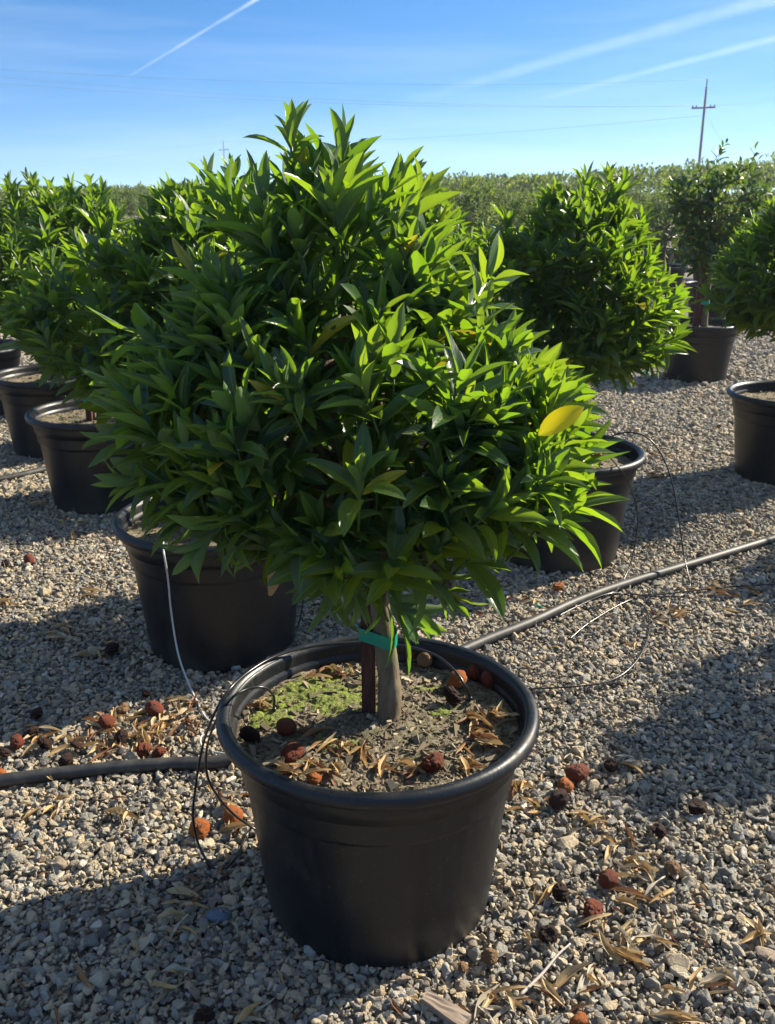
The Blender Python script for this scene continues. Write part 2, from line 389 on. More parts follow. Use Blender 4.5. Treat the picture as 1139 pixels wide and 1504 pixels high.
def lathe(name, prof, mats, seg=72):
    """solid of revolution from (radius, height) points"""
    n = len(prof); a = np.arange(seg) * 2 * np.pi / seg
    V = np.array([(r * math.cos(t), r * math.sin(t), z) for r, z in prof for t in a])
    F = [(i * seg + k, i * seg + (k + 1) % seg, (i + 1) * seg + (k + 1) % seg, (i + 1) * seg + k) for i in range(n - 1) for k in range(seg)]
    return quads(name, V, F, mats)

# ------------------------------------------------------------------ leaves
def leaf_batch(P, T, Nn, Ln, W, fold, kap, wave, nl=8, nw=5, peak=(.75, .95)):
    """many blades at once: folded along the midrib, bent along their length"""
    P, T, Nn = (np.asarray(x, float) for x in (P, T, Nn)); k = len(P)
    T = T / np.linalg.norm(T, axis=1)[:, None]
    Nn = Nn - T * (Nn * T).sum(1)[:, None]; Nn /= np.linalg.norm(Nn, axis=1)[:, None] + 1e-9
    B = np.cross(T, Nn)
    Ln, W, fold, kap, wave = (np.asarray(x, float) for x in (Ln, W, fold, kap, wave))
    s = np.linspace(0, 1, nl) ** .95; x = np.linspace(-1, 1, nw)
    pk = peak[0] / (peak[0] + peak[1])
    wp = (s ** peak[0]) * ((1 - s) ** peak[1]); wp /= (pk ** peak[0]) * ((1 - pk) ** peak[1])
    wp = np.maximum(wp, .035); wp[-1] = .012; wp[0] = .05
    kk = np.where(np.abs(kap) < .02, .02, kap)[:, None]
    th = kk * s[None]
    al = np.sin(th) / kk * Ln[:, None]; dn = -(1 - np.cos(th)) / kk * Ln[:, None]
    C = P[:, None] + T[:, None] * al[..., None] + Nn[:, None] * dn[..., None]
    NL = Nn[:, None] * np.cos(th)[..., None] + T[:, None] * np.sin(th)[..., None]
    hw = W[:, None] * wp[None] * .5
    cf, sf = np.cos(fold), np.sin(fold)
    ax = np.abs(x)
    lift = (ax ** 1.25)[None, None] * sf[:, None, None]
    wv = wave[:, None, None] * np.sin(s[None, :, None] * 9 + x[None, None] * 2.2 + (P[:, 0] * 900)[:, None, None]) * ax[None, None]
    V = C[:, :, None] + B[:, None, None] * (hw[..., None] * x[None, None] * cf[:, None, None])[..., None] \
        + NL[:, :, None] * (hw[..., None] * (lift + wv))[..., None]
    base = np.arange(k)[:, None] * (nl * nw)
    q = np.array([(i * nw + j, i * nw + j + 1, (i + 1) * nw + j + 1, (i + 1) * nw + j) for i in range(nl - 1) for j in range(nw - 1)])
    F = (base[:, :, None] + q[None]).reshape(-1, 4)
    uv = np.stack([np.broadcast_to((x * .5 + .5)[None, :], (nl, nw)), np.broadcast_to(s[:, None], (nl, nw))], -1).reshape(-1, 2)
    return V.reshape(-1, 3), F, np.tile(uv, (k, 1))
def unit(v):
    v = np.asarray(v, float); return v / (np.linalg.norm(v) + 1e-9)

def crown(name, blobs, nshoot, seed, mats, extra=(), llen=(.068, .116), lw=.33, nleaf=(8, 13), nl=8, nw=5, hub=(0, 0, .72),
          inner=.5, spread=(56, 12), lower=.76, peak=(.78, .92), keep=None, fold=(.25, .95), stem=(.06, .13), kap=(-.1, 1.0)):
    """shoots of leaves over and through a union of ellipsoids"""
    r = np.random.default_rng(seed); S = Soup(); P = []; T = []; Nn = []; Le = []; W = []; Fo = []; Ka = []; Wa = []; LR = []; AG = []
    hub = np.array(hub, float)
    vol = np.array([np.prod(b_[3:]) ** (2 / 3) for b_ in blobs]); vol /= vol.sum()
    shoots = []
    tries = 0
    while len(shoots) < nshoot and tries < nshoot * 30:
        tries += 1
        b_ = blobs[r.choice(len(blobs), p=vol)]; c = np.array(b_[:3]); rad = np.array(b_[3:])
        d = unit(r.normal(size=3)); f = 1 - abs(r.normal()) * .12 if r.random() > inner * .5 else r.uniform(.45, .9)
        p = c + d * rad * min(f, 1.03)
        if any(np.sum(((p - np.array(q[:3])) / np.array(q[3:])) ** 2) < .42 for q in blobs if q is not b_): continue
        if keep is not None and not keep(p): continue
        shoots.append((p, unit(d / rad), None))
    for e in extra: shoots.append((np.array(e[:3], float), np.array([0, 0, 1.0]), e[3] if len(e) > 3 else None))
    ends = []
    for p, outw, given in shoots:
        rel = p - hub
        low = np.clip((lower - p[2]) / .2, 0, 1)
        if given is not None: D = unit(np.array(given) + r.normal(size=3) * .08)
        else: D = unit(outw * .75 + unit(rel) * .35 + np.array([0, 0, .92 - 1.3 * low]) + r.normal(size=3) * .27)
        ls = r.uniform(*stem); b0 = p - D * ls
        a = unit(np.cross(D, r.normal(size=3))); c2 = np.cross(D, a)
        n = int(r.integers(nleaf[0], nleaf[1] + 1)); ph = r.uniform(0, 6.28)
        young = np.clip(r.normal(.16, .2), 0, .8) * (1 - .7 * low); big = r.uniform(.72, 1.15)
        S.add(*tube_arrays([b0 - D * .05, b0, p - D * .01], [.0024, .002, .0011], 4), mi=1)
        ends.append((b0 - D * .05, D))
        for k in range(n):
            f = k / (n - 1); q = b0 + D * ls * (.12 + .88 * f)
            az = ph + k * 2.3999 + r.normal() * .25
            ang = R((spread[0] + (spread[1] - spread[0]) * f + r.normal() * 9) * float(np.interp(p[2], [1.2, 1.4], [1, .72])))
            Rv = a * math.cos(az) + c2 * math.sin(az)
            t = D * math.cos(ang) + Rv * math.sin(ang); nn = D * math.sin(ang) - Rv * math.cos(ang)
            t = t + np.array([0, 0, -.08 - .32 * low]); t = unit(t)
            nn = unit(nn + np.array([0, 0, .35]) + r.normal(size=3) * .22)
            q = q + Rv * .004
            l = r.uniform(*llen) * big * (1 - .38 * max(0, f - .45) / .55)
            P.append(q); T.append(t); Nn.append(nn); Le.append(l); W.append(l * lw * r.uniform(.85, 1.15) * (1.06 - .2 * f))
            Fo.append(r.uniform(*fold)); Ka.append(r.uniform(*kap) * (1.1 - .5 * f)); Wa.append(abs(r.normal()) * .13)
            LR.append(r.random()); AG.append(np.clip(young * (.35 + .9 * f) + r.normal() * .05, 0, 1))
    V, F, uv = leaf_batch(P, T, Nn, Le, W, Fo, Ka, Wa, nl, nw, peak)
    m = nl * nw
    S.add(V, F, 0, uv, np.repeat(LR, m), np.repeat(AG, m))
    return S.mesh(name, mats), ends

def wood_mesh(name, path, r0, r1, ends, seed, n=16, fork=.6, seg=14):
    """tapered trunk with limbs reaching the shoots"""
    r = random.Random(seed); S = Soup(); pts = smooth_path(path, 10); m = len(pts)
    rad = [r0 + (r1 - r0) * (i / (m - 1)) for i in range(m)]
    rad[0] *= 1.35; rad[1] *= 1.22; rad[2] *= 1.12; rad[3] *= 1.05
    rad = [x * (1 + .11 * noise.noise(Vector((i * .45, seed, 0)))) for i, x in enumerate(rad)]
    V, F = tube_arrays(pts, rad, seg); S.add(V, F)
    pick = ends if len(ends) <= n else r.sample(ends, n)
    for e, D in pick:
        e = Vector(e); k = int(m * r.uniform(fork, .97)); b0 = pts[min(k, m - 1)]
        md = b0.lerp(e, .5) + Vector((0, 0, .03)) + Vector((r.uniform(-.03, .03), r.uniform(-.03, .03), 0))
        pp = smooth_path([b0, md, e, e + Vector(D) * .03], 5)
        S.add(*tube_arrays(pp, np.linspace(.0085, .003, len(pp)), 6))
    return S.mesh(name, [M['bark']])

# ------------------------------------------------------------------ pot, soil
POT_H, SOIL_Z, PZ = .430, .378, 1.105
body_prof = [(.02, .012), (.19, .012), (.205, .002), (.214, .004), (.2205, .012), (.2225, .022), (.2535, .268), (.2545, .272), (.2600, .277), (.2612, .282), (.2680, .346), (.2705, .354), (.277, .360),
             (.279, .372), (.280, .384), (.2765, .383), (.2750, .374), (.2738, .345), (.270, .318), (.02, .316)]
body_prof = [(r_, z_ * PZ) for r_, z_ in body_prof]
pot_me = lathe('pot', body_prof, [M['pot']], 96)
rim_prof = []
for i in range(17):
    a = R(-130) + R(360) * i / 16
    rim_prof.append((.2895 + .0135 * math.cos(a), .4145 + .0155 * math.sin(a)))
rim_me = lathe('rim', rim_prof, [M['pot']], 96)

def soil_h(x, y, seed=0):
    r = math.hypot(x, y)
    h = .012 * math.exp(-(r / .09) ** 2)
    h += .007 * noise.noise(Vector((x * 9 + seed, y * 9, .3))) + .0045 * noise.noise(Vector((x * 28 + seed, y * 28, 4))) + .004 * noise.noise(Vector((x * 75, y * 75 + seed, 9)))
    return SOIL_Z + h
def moss_val(x, y):
    v = 0
    for bx, by, br in ((-.150, .155, .085), (-.10, .115, .06), (-.215, .03, .05), (-.18, .085, .05), (-.13, .21, .045), (-.09, .06, .035), (-.05, .10, .03), (.13, .06, .02)):
        v = max(v, 1 - math.hypot(x - bx, (y - by)) / br)
    return v + .30 * noise.noise(Vector((x * 24, y * 24, 2))) + .26 * noise.noise(Vector((x * 70, y * 70, 5))) - .12
def soil_mesh(n=150, seed=0):
    g = np.linspace(-.2735, .2735, n); V = []; idx = {}; F = []
    for i, x in enumerate(g):
        for j, y in enumerate(g):
            if x * x + y * y < .272 ** 2: idx[i, j] = len(V); V.append((x, y, soil_h(x, y, seed)))
    for i in range(n - 1):
        for j in range(n - 1):
            q = [(i, j), (i + 1, j), (i + 1, j + 1), (i, j + 1)]
            if all(k in idx for k in q): F.append([idx[k] for k in q])
    return quads('soil', V, F, [M['soil']])
def moss_mesh(n=190):
    g = np.linspace(-.25, .25, n); V = []; idx = {}; F = []; val = {}
    for i, x in enumerate(g):
        for j, y in enumerate(g):
            if x * x + y * y < .25 ** 2: val[i, j] = moss_val(x, y)
    def vid(k):
        if k not in idx:
            x, y = g[k[0]], g[k[1]]; m_ = min(max(val[k], -.05), .45)
            z = soil_h(x, y) + .0008 + .008 * m_ + .003 * noise.noise(Vector((x * 160, y * 160, 1))) * (m_ > .05)
            idx[k] = len(V); V.append((x, y, z))
        return idx[k]
    cells = {}
    for i in range(n - 1):
        for j in range(n - 1):
            q = [(i, j), (i + 1, j), (i + 1, j + 1), (i, j + 1)]
            if all(k in val for k in q) and max(val[k] for k in q) > .0: cells[i, j] = q
    out = []
    while cells:                                   # each patch that hangs together is a mesh of its own
        st = [next(iter(cells))]; patch = []
        while st:
            k = st.pop()
            if k not in cells: continue
            patch.append(cells.pop(k))
            st += [(k[0] + a, k[1] + b_) for a in (-1, 0, 1) for b_ in (-1, 0, 1)]
        if len(patch) < 160: continue
        V.clear(); idx.clear(); F = [[vid(k) for k in q] for q in patch]
        out.append(quads('moss', V, F, [M['moss']]))
    return out
soil_me = soil_mesh(); soil_lo = soil_mesh(70, 5.0)
def chips_mesh(n, seed, rmax=.258):
    """splinters of bark mixed through the soil top"""
    r = random.Random(seed); S = Soup()
    for i in range(n):
        a = r.uniform(0, 6.283); q = rmax * math.sqrt(r.random()); x, y = q * math.cos(a), q * math.sin(a)
        l = r.uniform(.004, .013) * (r.uniform(1.6, 2.6) if r.random() < .12 else 1); wd = l * r.uniform(.18, .5); t = wd * .35
        mt = Matrix.Rotation(r.uniform(0, 6.28), 4, 'Z') @ Matrix.Rotation(r.gauss(0, .45), 4, 'Y') @ Matrix.Rotation(r.gauss(0, .5), 4, 'X')
        o = Vector((x, y, soil_h(x, y) + .001))
        c = [o + mt @ Vector((sx * l / 2 * (1 if sy > 0 else .8), sy * wd / 2 * (1 if sx > 0 else .6), sz * t)) for sz in (-1, 1) for sx, sy in ((-1, -1), (1, -1), (1, 1), (-1, 1))]
        S.add([tuple(v) for v in c], [(3, 2, 1, 0), (4, 5, 6, 7), (0, 1, 5, 4), (1, 2, 6, 5), (2, 3, 7, 6), (3, 0, 4, 7)], lr=np.full(8, r.random()))
    return S.mesh('bark_chips', [M['chip']], False)
chips_me = chips_mesh(2600, 3); chips_lo = chips_mesh(500, 4)

def stake_mesh(name, base, top, wdt):
    base, top = Vector(base), Vector(top); bm = bmesh.new()
    bmesh.ops.create_cube(bm, size=1)
    for v in bm.verts:
        f = v.co.z + .5; c = base.lerp(top, f); v.co = Vector((c.x + v.co.x * wdt, c.y + v.co.y * wdt, c.z))
    bmesh.ops.bevel(bm, geom=list(bm.edges), offset=.0025, segments=2, affect='EDGES')
    return bm_mesh(name, bm, [M['stake']])
def tape_mesh(name, z, pts, hgt=.026):
    """band wound round trunk and stake: rounded hull outline with a little sag"""
    out = []
    for i in range(40):
        a = 2 * math.pi * i / 40; d = Vector((math.cos(a), math.sin(a)))
        best = max(pts, key=lambda p: d.dot(Vector(p[:2])) + p[2]); out.append(Vector(best[:2]) + d * best[2])
    V = []; rows = 4
    for k in range(rows):
        for i, p in enumerate(out):
            V.append((p.x * (1 + .0), p.y, z + hgt * (k / (rows - 1) - .5) + .004 * math.sin(i * .32) + .0015 * noise.noise(Vector((i * .5, k, z * 50)))))
    n = len(out)
    F = [(k * n + i, k * n + (i + 1) % n, (k + 1) * n + (i + 1) % n, (k + 1) * n + i) for k in range(rows - 1) for i in range(n)]
    return quads(name, V, F, [M['tape']])

def potted_tree(loc, crown_me, wood_me, label, hero=False, rz=0, s=1.0, stake=None, tapes=()):
    t = empty('potted_tree', loc, rz)
    p = link('pot', pot_me, t); link('rim', rim_me, p)
    so_ = link('soil', soil_me if hero else soil_lo, t)
    c = link('bark_chips', chips_me if hero else chips_lo, t); c['kind'] = 'stuff'
    link('trunk', wood_me, t); link('crown', crown_me, t)
    if stake: link('stake', stake, t)
    for tm in tapes: link('tie_tape', tm, t)
    tag(t, label, 'potted tree', 'potted citrus trees')
    return t

# ------------------------------------------------------------------ the trees
LM = [M['leaf'], M['stem']]
A_LOC = (-.018, 1.604, 0)
bl_A = [(-.09, .02, 1.17, .22, .22, .20), (-.04, 0, .98, .35, .34, .25), (.175, -.06, .93, .17, .24, .165), (-.21, -.04, 1.0, .20, .24, .20), (0, -.06, .85, .26, .24, .14)]
ex_A = [(-.132, 0, 1.44, (0, 0, 1)), (-.105, .04, 1.39, (-.1, .1, 1)), (-.05, .02, 1.405, (.25, 0, 1)), (-.175, -.05, 1.34, (-.15, -.1, 1)), (.075, .02, 1.345, (.5, 0, .8)), (.02, -.05, 1.35, (.3, -.2, 1)),
        (.04, .08, 1.36, (.3, .2, .9)), (-.24, .02, 1.335, (-.25, 0, 1)), (.325, -.02, .985, (.8, -.1, .45)), (.335, -.05, .93, (.95, -.1, .2)), (.315, 0, .91, (.9, -.2, -.05)), (.30, -.08, .86, (.6, -.3, -.5)),
        (.27, -.02, 1.06, (.6, 0, .7)), (.24, -.06, 1.11, (.5, -.1, .8)), (.19, -.02, 1.22, (.5, 0, .85)), (.10, 0, 1.29, (.5, 0, .85)),
        (-.43, 0, 1.12, (-.9, -.1, .2)), (-.44, -.02, 1.04, (-.95, -.2, .1)), (-.42, -.1, .97, (-.9, -.3, -.05)), (-.41, -.1, .89, (-.9, -.3, 0)), (-.35, -.12, .84, (-.8, -.4, -.35)), (-.28, -.2, .81, (-.5, -.5, -.5)),
        (-.03, -.2, .72, (.1, -.4, -.6)), (.07, -.03, .62, (.7, -.1, -.35)), (.12, -.12, .70, (.6, -.2, -.4)), (-.08, -.16, .71, (-.3, -.4, -.6))]
cA, eA = crown('crown', bl_A, 390, 11, LM, ex_A, keep=lambda p: p[2] > .70 + .42 * math.hypot(p[0] + .02, p[1]))
wA = wood_mesh('trunk', [(.020, .022, SOIL_Z - .01), (.022, .024, .45), (.012, .027, .55), (.004, .03, .63), (.01, .02, .78), (-.03, 0, .95), (-.06, .01, 1.15)], .0240, .011, eA, 3, 46, .5, 20)
tA = potted_tree(A_LOC, cA, wA, 'largest potted citrus tree in the foreground with mossy soil and green tape on its trunk', True,
    stake=stake_mesh('stake', (-.018, .045, SOIL_Z - .02), (-.020, .050, .92), .027),
    tapes=[tape_mesh('tie_tape', .553, [(.012, .027, .0245), (-.034, .032, .002), (-.034, .064, .002), (-.008, .064, .002)])])
for mm in moss_mesh(): link('moss', mm, tA)
# the one bright yellow leaf low on the right and a pale dead one
V, F, uv = leaf_batch([(.235, -.262, 1.012)], [(.70, .05, .50)], [(-.30, -.85, .35)], [.080], [.036], [.45], [.45], [.05], 10, 5)
link('yellow_leaf', quads('yellow_leaf', V, F, [M['yellow']], uv=uv), tA)
V, F, uv = leaf_batch([(-.160, -.24, .805)], [(.05, -.1, -1)], [(.3, -.8, .1)], [.068], [.024], [.8], [.9], [.3], 10, 5)
link('dead_leaf', quads('dead_leaf', V, F, [M['dry_tan']], uv=uv), tA)

bl_B = [(0, 0, 1.20, .24, .24, .20), (0, 0, .98, .36, .36, .25), (.12, -.1, .84, .22, .22, .16), (-.16, .08, .86, .22, .22, .17)]
exB = [(.0, 0, 1.46, (0, 0, 1)), (.08, .05, 1.42, (.2, .1, 1)), (-.1, -.04, 1.41, (-.2, 0, 1)), (-.04, .1, 1.43, (0, .2, 1))]
cB, eB = crown('crown', bl_B, 340, 21, LM, exB, nl=6, nw=3)
wB = wood_mesh('trunk', [(.004, -.015, SOIL_Z - .01), (.0, -.01, .5), (.02, 0, .72), (-.02, 0, .95), (0, .01, 1.15)], .021, .010, eB, 5, 34, .5)
bl_C = [(.05, 0, 1.24, .20, .20, .18), (-.12, .05, 1.08, .25, .26, .22), (.10, -.04, .95, .32, .33, .22), (-.12, 0, .86, .25, .25, .17)]
exC = [(.06, 0, 1.45, (0, 0, 1)), (.02, .08, 1.43, (-.1, .1, 1)), (.12, -.04, 1.42, (.2, 0, 1)), (-.2, .02, 1.33, (-.3, 0, 1))]
cC, eC = crown('crown', bl_C, 330, 33, LM, exC, nl=6, nw=3)
wC = wood_mesh('trunk', [(.004, -.015, SOIL_Z - .01), (.012, -.01, .5), (-.01, 0, .72), (.02, 0, .95), (.04, .01, 1.2)], .020, .010, eC, 8, 34, .5)
bl_E = [(.03, 0, 1.17, .27, .28, .21), (-.24, .02, 1.06, .26, .28, .22), (.12, -.05, .98, .25, .32, .23), (-.04, 0, .88, .30, .32, .18), (.02, .02, 1.30, .17, .18, .11)]
exE = [(.10, 0, 1.46, (.1, 0, 1)), (.03, .05, 1.45, (0, .1, 1)), (.15, -.02, 1.43, (.2, 0, 1)), (-.33, 0, 1.27, (-.3, 0, 1)), (-.25, -.05, 1.29, (-.1, -.1, 1)), (.38, 0, .98, (1, -.1, .3)), (.37, -.05, .88, (1, -.1, 0)), (.33, 0, 1.1, (.7, 0, .6))]
cE, eE = crown('crown', bl_E, 380, 37, LM, exE, nl=6, nw=3)
wE = wood_mesh('trunk', [(.004, -.015, SOIL_Z - .01), (.01, -.01, .5), (.02, 0, .72), (0, 0, .95), (.04, .01, 1.2)], .020, .010, eE, 12, 36, .5)
st_B = stake_mesh('stake', (-.032, .012, SOIL_Z - .02), (-.036, .016, .95), .030)
tp_B = [tape_mesh('tie_tape', z, [(.003, -.012, .022), (-.050, .0, .002), (-.050, .028, .002), (-.020, .028, .002)]) for z in (.47, .64)]
specs = [((-.515, 2.73), 'E', .15, 'potted citrus tree directly behind the nearest one on its left, pot half hidden by leaves'),
    ((-1.285, 4.17), 'E', 1.2, 'potted citrus tree on the left with a grey rimmed black pot, between two other pots'),
    ((-1.80, 5.08), 'B', 3.3, 'potted citrus tree at the left edge, its pot third back in the left row'),
    ((-2.58, 6.0), 'C', 4.4, 'potted citrus tree cut off by the left edge, farthest pot of the left row'),
    ((.660, 3.49), 'E', 0, 'potted citrus tree behind the nearest one on its right, thin tubes looping from its pot'),
    ((1.95, 4.56), 'E', 3.5, 'potted citrus tree cut off by the right edge of the picture, drooping leaves'),
    ((.14, 4.75), 'B', 5.0, 'potted citrus tree mostly hidden behind the nearest crown, right of centre'),
    ((-.45, 5.8), 'C', .9, 'potted citrus tree mostly hidden behind the nearest crown, left of centre'),
    ((-1.25, 6.7), 'B', 2.6, 'potted citrus tree seen over the second left crown, behind the near left row'),
    ((2.46, 2.98), 'C', 2.9, 'potted citrus tree beyond the right edge that shades the gravel in front'),
    ((3.1, 4.1), 'B', 1.1, 'potted citrus tree beyond the right edge shading the hose')]
KIT = {'B': (cB, wB), 'C': (cC, wC), 'E': (cE, wE)}; first = {}
for (x, y), k, rz, lab in specs:
    if k not in first:
        o = first[k] = potted_tree((x, y, 0), *KIT[k], lab, rz=rz, stake=st_B, tapes=tp_B)
    else:
        o = copy_tree(first[k]); o.location = (x, y, 0); o.rotation_euler.z = rz; o['label'] = lab
    for ch in o.children:
        if ch.name.startswith('crown'): ch.scale = (1.12 if y == 4.56 else 1, 1.12 if y == 4.56 else 1, {4.17: .945, 5.08: .97, 6.0: .95, 2.73: .96}.get(y, .96))
# the standard with broad dark leaves and two ties
bl_F = [(.02, 0, 1.18, .29, .27, .21), (-.10, 0, 1.35, .22, .2, .15), (.18, 0, 1.36, .22, .2, .17), (-.03, 0, .95, .28, .26, .14)]
exF = [(.02, 0, 1.60, (.15, 0, 1)), (.06, .02, 1.66, (.4, 0, 1)), (.26, 0, 1.62, (.1, 0, 1)), (.31, .05, 1.55, (.3, 0, 1)), (.22, 0, 1.50, (.1, 0, 1)), (-.12, 0, 1.50, (-.2, 0, 1))]
cF, eF = crown('crown', bl_F, 210, 51, [M['broad_leaf'], M['stem']], exF, llen=(.06, .10), lw=.50, nleaf=(4, 7), nl=6, nw=3, spread=(80, 30), peak=(.8, .7), stem=(.08, .16))
wF = wood_mesh('trunk', [(.03, -.015, SOIL_Z - .01), (.03, -.01, .6), (.035, 0, .85), (.0, 0, 1.1), (.02, .01, 1.4)], .024, .010, eF, 9, 40, .45)
stF = stake_mesh('stake', (-.030, .0, SOIL_Z - .02), (.0, .01, 1.30), .042)
tF = potted_tree((2.30, 7.15, 0), cF, wF, 'slim open potted tree with broad dark leaves on a brown stake below the utility pole', rz=0, stake=stF,
    tapes=[tape_mesh('tie_tape', z, [(.03, -.01, .025), (-.046 + (z - .32) * .03, .0, .006), (-.046 + (z - .32) * .03, .025, .006)], .03) for z in (.57, .86)])
tF['group'] = 'potted trees'

# rows of small grey-green potted trees farther back
blR = [(0, 0, 1.02, .36, .36, .26), (.1, .05, 1.2, .22, .22, .14), (-.12, -.05, 1.15, .22, .22, .14), (0, 0, .84, .30, .30, .16)]
rows = []
for k in range(3):
    cR, eR = crown('crown', blR, 150, 60 + k, [M['row_leaf'], M['stem']], [], llen=(.06, .09), lw=.40, nleaf=(6, 9), nl=4, nw=3, stem=(.06, .14), spread=(75, 25))
    wR = wood_mesh('trunk', [(0, 0, SOIL_Z - .01), (.01, 0, .6), (0, 0, 1.0)], .022, .010, eR, 70 + k, 10, .6, 8)
    rows.append((cR, wR))
rr = random.Random(5); protos = []
row_lab = 'small grey green potted tree in the crowded rows in front of the far hedge'
for j in range(15):
    d = 11.0 + j * 1.75
    half = d * .43 + 1.2; n = int(2 * half / 1.35)
    for i in range(n + 1):
        x = -half + i * 1.35 + rr.uniform(-.15, .15) + (j % 2) * .6; y = d + rr.uniform(-.2, .2)
        px = CX + x / y * FPX
        if 1 < px < 540 and d < 30 and j % 3: continue          # standing wholly behind the near crowns
        if px < -40 or px > 1180: continue
        k = rr.randrange(3)
        if len(protos) < 3:
            k = len(protos); t = empty('potted_tree'); p = link('pot', pot_me, t); link('rim', rim_me, p); link('trunk', rows[k][1], t); link('crown', rows[k][0], t)
            tag(t, row_lab, 'potted tree', 'rows of small trees before the hedge'); protos.append(t); o = t
        else: o = copy_tree(protos[k])
        sc_ = rr.uniform(.86, 1.08)
        o.location = (x, y, 0); o.rotation_euler.z = rr.uniform(0, 6.28); o.scale = (sc_, sc_, sc_ * rr.uniform(.92, 1.06))

# the orchard beyond, one grey-green mass
r = np.random.default_rng(90); P = []; T = []; Nn = []; Le = []; W = []; LR = []; AG = []
for row in range(4):
    dist = 52 + row * 7
    for x in np.arange(-.5 * dist, .52 * dist, 1.9):
        x = x + r.uniform(-.5, .5); px = CX + x / dist * FPX
        hgt = np.interp(px, [0, 300, 620, 800, 930, 1010, 1139, 1300], [1.25, 1.5, 2.05, 2.0, 2.55, 2.6, 3.1, 3.3]) * r.uniform(.94, 1.06) * (1 + row * .03)
        for q in range(330):
            dv = unit(r.normal(size=3)); dv[2] = abs(dv[2]) if r.random() < .8 else dv[2]
            p = np.array([x, dist + r.uniform(-.6, .6), hgt * .5]) + dv * np.array([1.35, 1.2, hgt * .5]) * r.uniform(.72, 1.06) * (1 + .2 * noise.noise(Vector((x, dv[0] * 2.5, dv[2] * 2.5 + row))))
            P.append(p); T.append(unit(dv + r.normal(size=3) * .8 + [0, 0, .5])); Nn.append(r.normal(size=3)); Le.append(r.uniform(.16, .36)); W.append(r.uniform(.10, .2)); LR.append(r.random() * .98); AG.append(np.clip(r.normal(.3, .3), 0, 1))
k = len(P); V, F, uv = leaf_batch(P, T, Nn, Le, W, np.full(k, .2), np.full(k, .4), np.zeros(k), 3, 3)
S = Soup(); S.add(V, F, 0, uv, np.repeat(LR, 9), np.repeat(AG, 9))
tag(link('orchard', S.mesh('orchard', [M['far_leaf']])), 'far off grey green orchard hedge along the horizon', 'orchard', kind='stuff')

# ------------------------------------------------------------------ ground and gravel
bm = bmesh.new(); bmesh.ops.create_grid(bm, x_segments=2, y_segments=2, size=400)
g = link('ground', bm_mesh('ground', bm, [M['ground']])); g['kind'] = 'structure'; g.location.y = 200
SC = bpy.data.collections.new('stone_shapes')
rs = random.Random(17)
for k in range(14):
    bm = bmesh.new()
    npt = rs.randint(9, 15)
    for i in range(npt):
        v = Vector((rs.gauss(0, 1), rs.gauss(0, 1), rs.gauss(0, 1))).normalized()
        bm.verts.new(Vector((v.x * .5, v.y * rs.uniform(.30, .46), v.z * rs.uniform(.22, .38))))
    bmesh.ops.convex_hull(bm, input=bm.verts)
    bmesh.ops.delete(bm, geom=[v for v in bm.verts if not v.link_faces], context='VERTS')
    bmesh.ops.bevel(bm, geom=list(bm.edges), offset=.035, segments=1, affect='EDGES')
    SC.objects.link(bpy.data.objects.new('stone', bm_mesh('stone', bm, [M['stone']])))
POTS = [A_LOC[:2]] + [s_[0] for s_ in specs] + [(2.30, 7.15)]
def scatter(y0, y1, dens, size, jitter_z):
    area = (y1 - y0) * (.46 * (y0 + y1) + 1.5); n = int(area * dens)
    y = rng.uniform(y0, y1, n * 2); x = rng.uniform(-1, 1, n * 2) * (.46 * y1 + .75)
    keep = np.abs(x) < .46 * y + .75; x, y = x[keep], y[keep]
    for px, py in POTS:
        k = np.hypot(x - px, y - py) > .212; x, y = x[k], y[k]
    sz = size * np.exp(rng.normal(0, .33, len(x)))
    z = rng.uniform(0, jitter_z, len(x)) + sz * .12
    return np.stack([x, y, z], 1), sz
parts = [scatter(.75, 2.6, 2600, .0078, .006), scatter(.75, 2.4, 8800, .0160, .013), scatter(2.4, 4.2, 7600, .0168, .012), scatter(4.2, 6.5, 4200, .023, .009), scatter(6.5, 10, 2000, .029, .01)]
P = np.concatenate([a for a, _ in parts]); sz = np.concatenate([b_ for _, b_ in parts]); n = len(P)
me = bpy.data.meshes.new('gravel'); me.vertices.add(n); me.vertices.foreach_set('co', P.astype(np.float32).ravel())
rot = np.stack([rng.normal(0, .42, n), rng.normal(0, .42, n), rng.uniform(0, 6.283, n)], 1)
scl = sz[:, None] * np.stack([rng.uniform(.9, 1.25, n), rng.uniform(.8, 1.2, n), rng.uniform(.75, 1.3, n)], 1)
a = me.attributes.new('rot', 'FLOAT_VECTOR', 'POINT'); a.data.foreach_set('vector', rot.astype(np.float32).ravel())
a = me.attributes.new('scl', 'FLOAT_VECTOR', 'POINT'); a.data.foreach_set('vector', scl.astype(np.float32).ravel())
a = me.attributes.new('idx', 'INT', 'POINT'); a.data.foreach_set('value', rng.integers(0, 14, n).astype(np.int32))
gv = link('gravel', me); tag(gv, 'loose grey and tan crushed gravel covering the nursery yard', 'gravel', kind='stuff')
ng = bpy.data.node_groups.new('scatter_stones', 'GeometryNodeTree')
ng.interface.new_socket('Geometry', in_out='INPUT', socket_type='NodeSocketGeometry'); ng.interface.new_socket('Geometry', in_out='OUTPUT', socket_type='NodeSocketGeometry')
GN = ng.nodes; GL = ng.links
gi = GN.new('NodeGroupInput'); go = GN.new('NodeGroupOutput'); ip = GN.new('GeometryNodeInstanceOnPoints'); ci = GN.new('GeometryNodeCollectionInfo')
ci.inputs['Collection'].default_value = SC; ci.inputs['Separate Children'].default_value = True; ci.inputs['Reset Children'].default_value = True
def named(nm, dt):
    q = GN.new('GeometryNodeInputNamedAttribute'); q.data_type = dt; q.inputs['Name'].default_value = nm; return q.outputs['Attribute']
er = GN.new('FunctionNodeEulerToRotation')
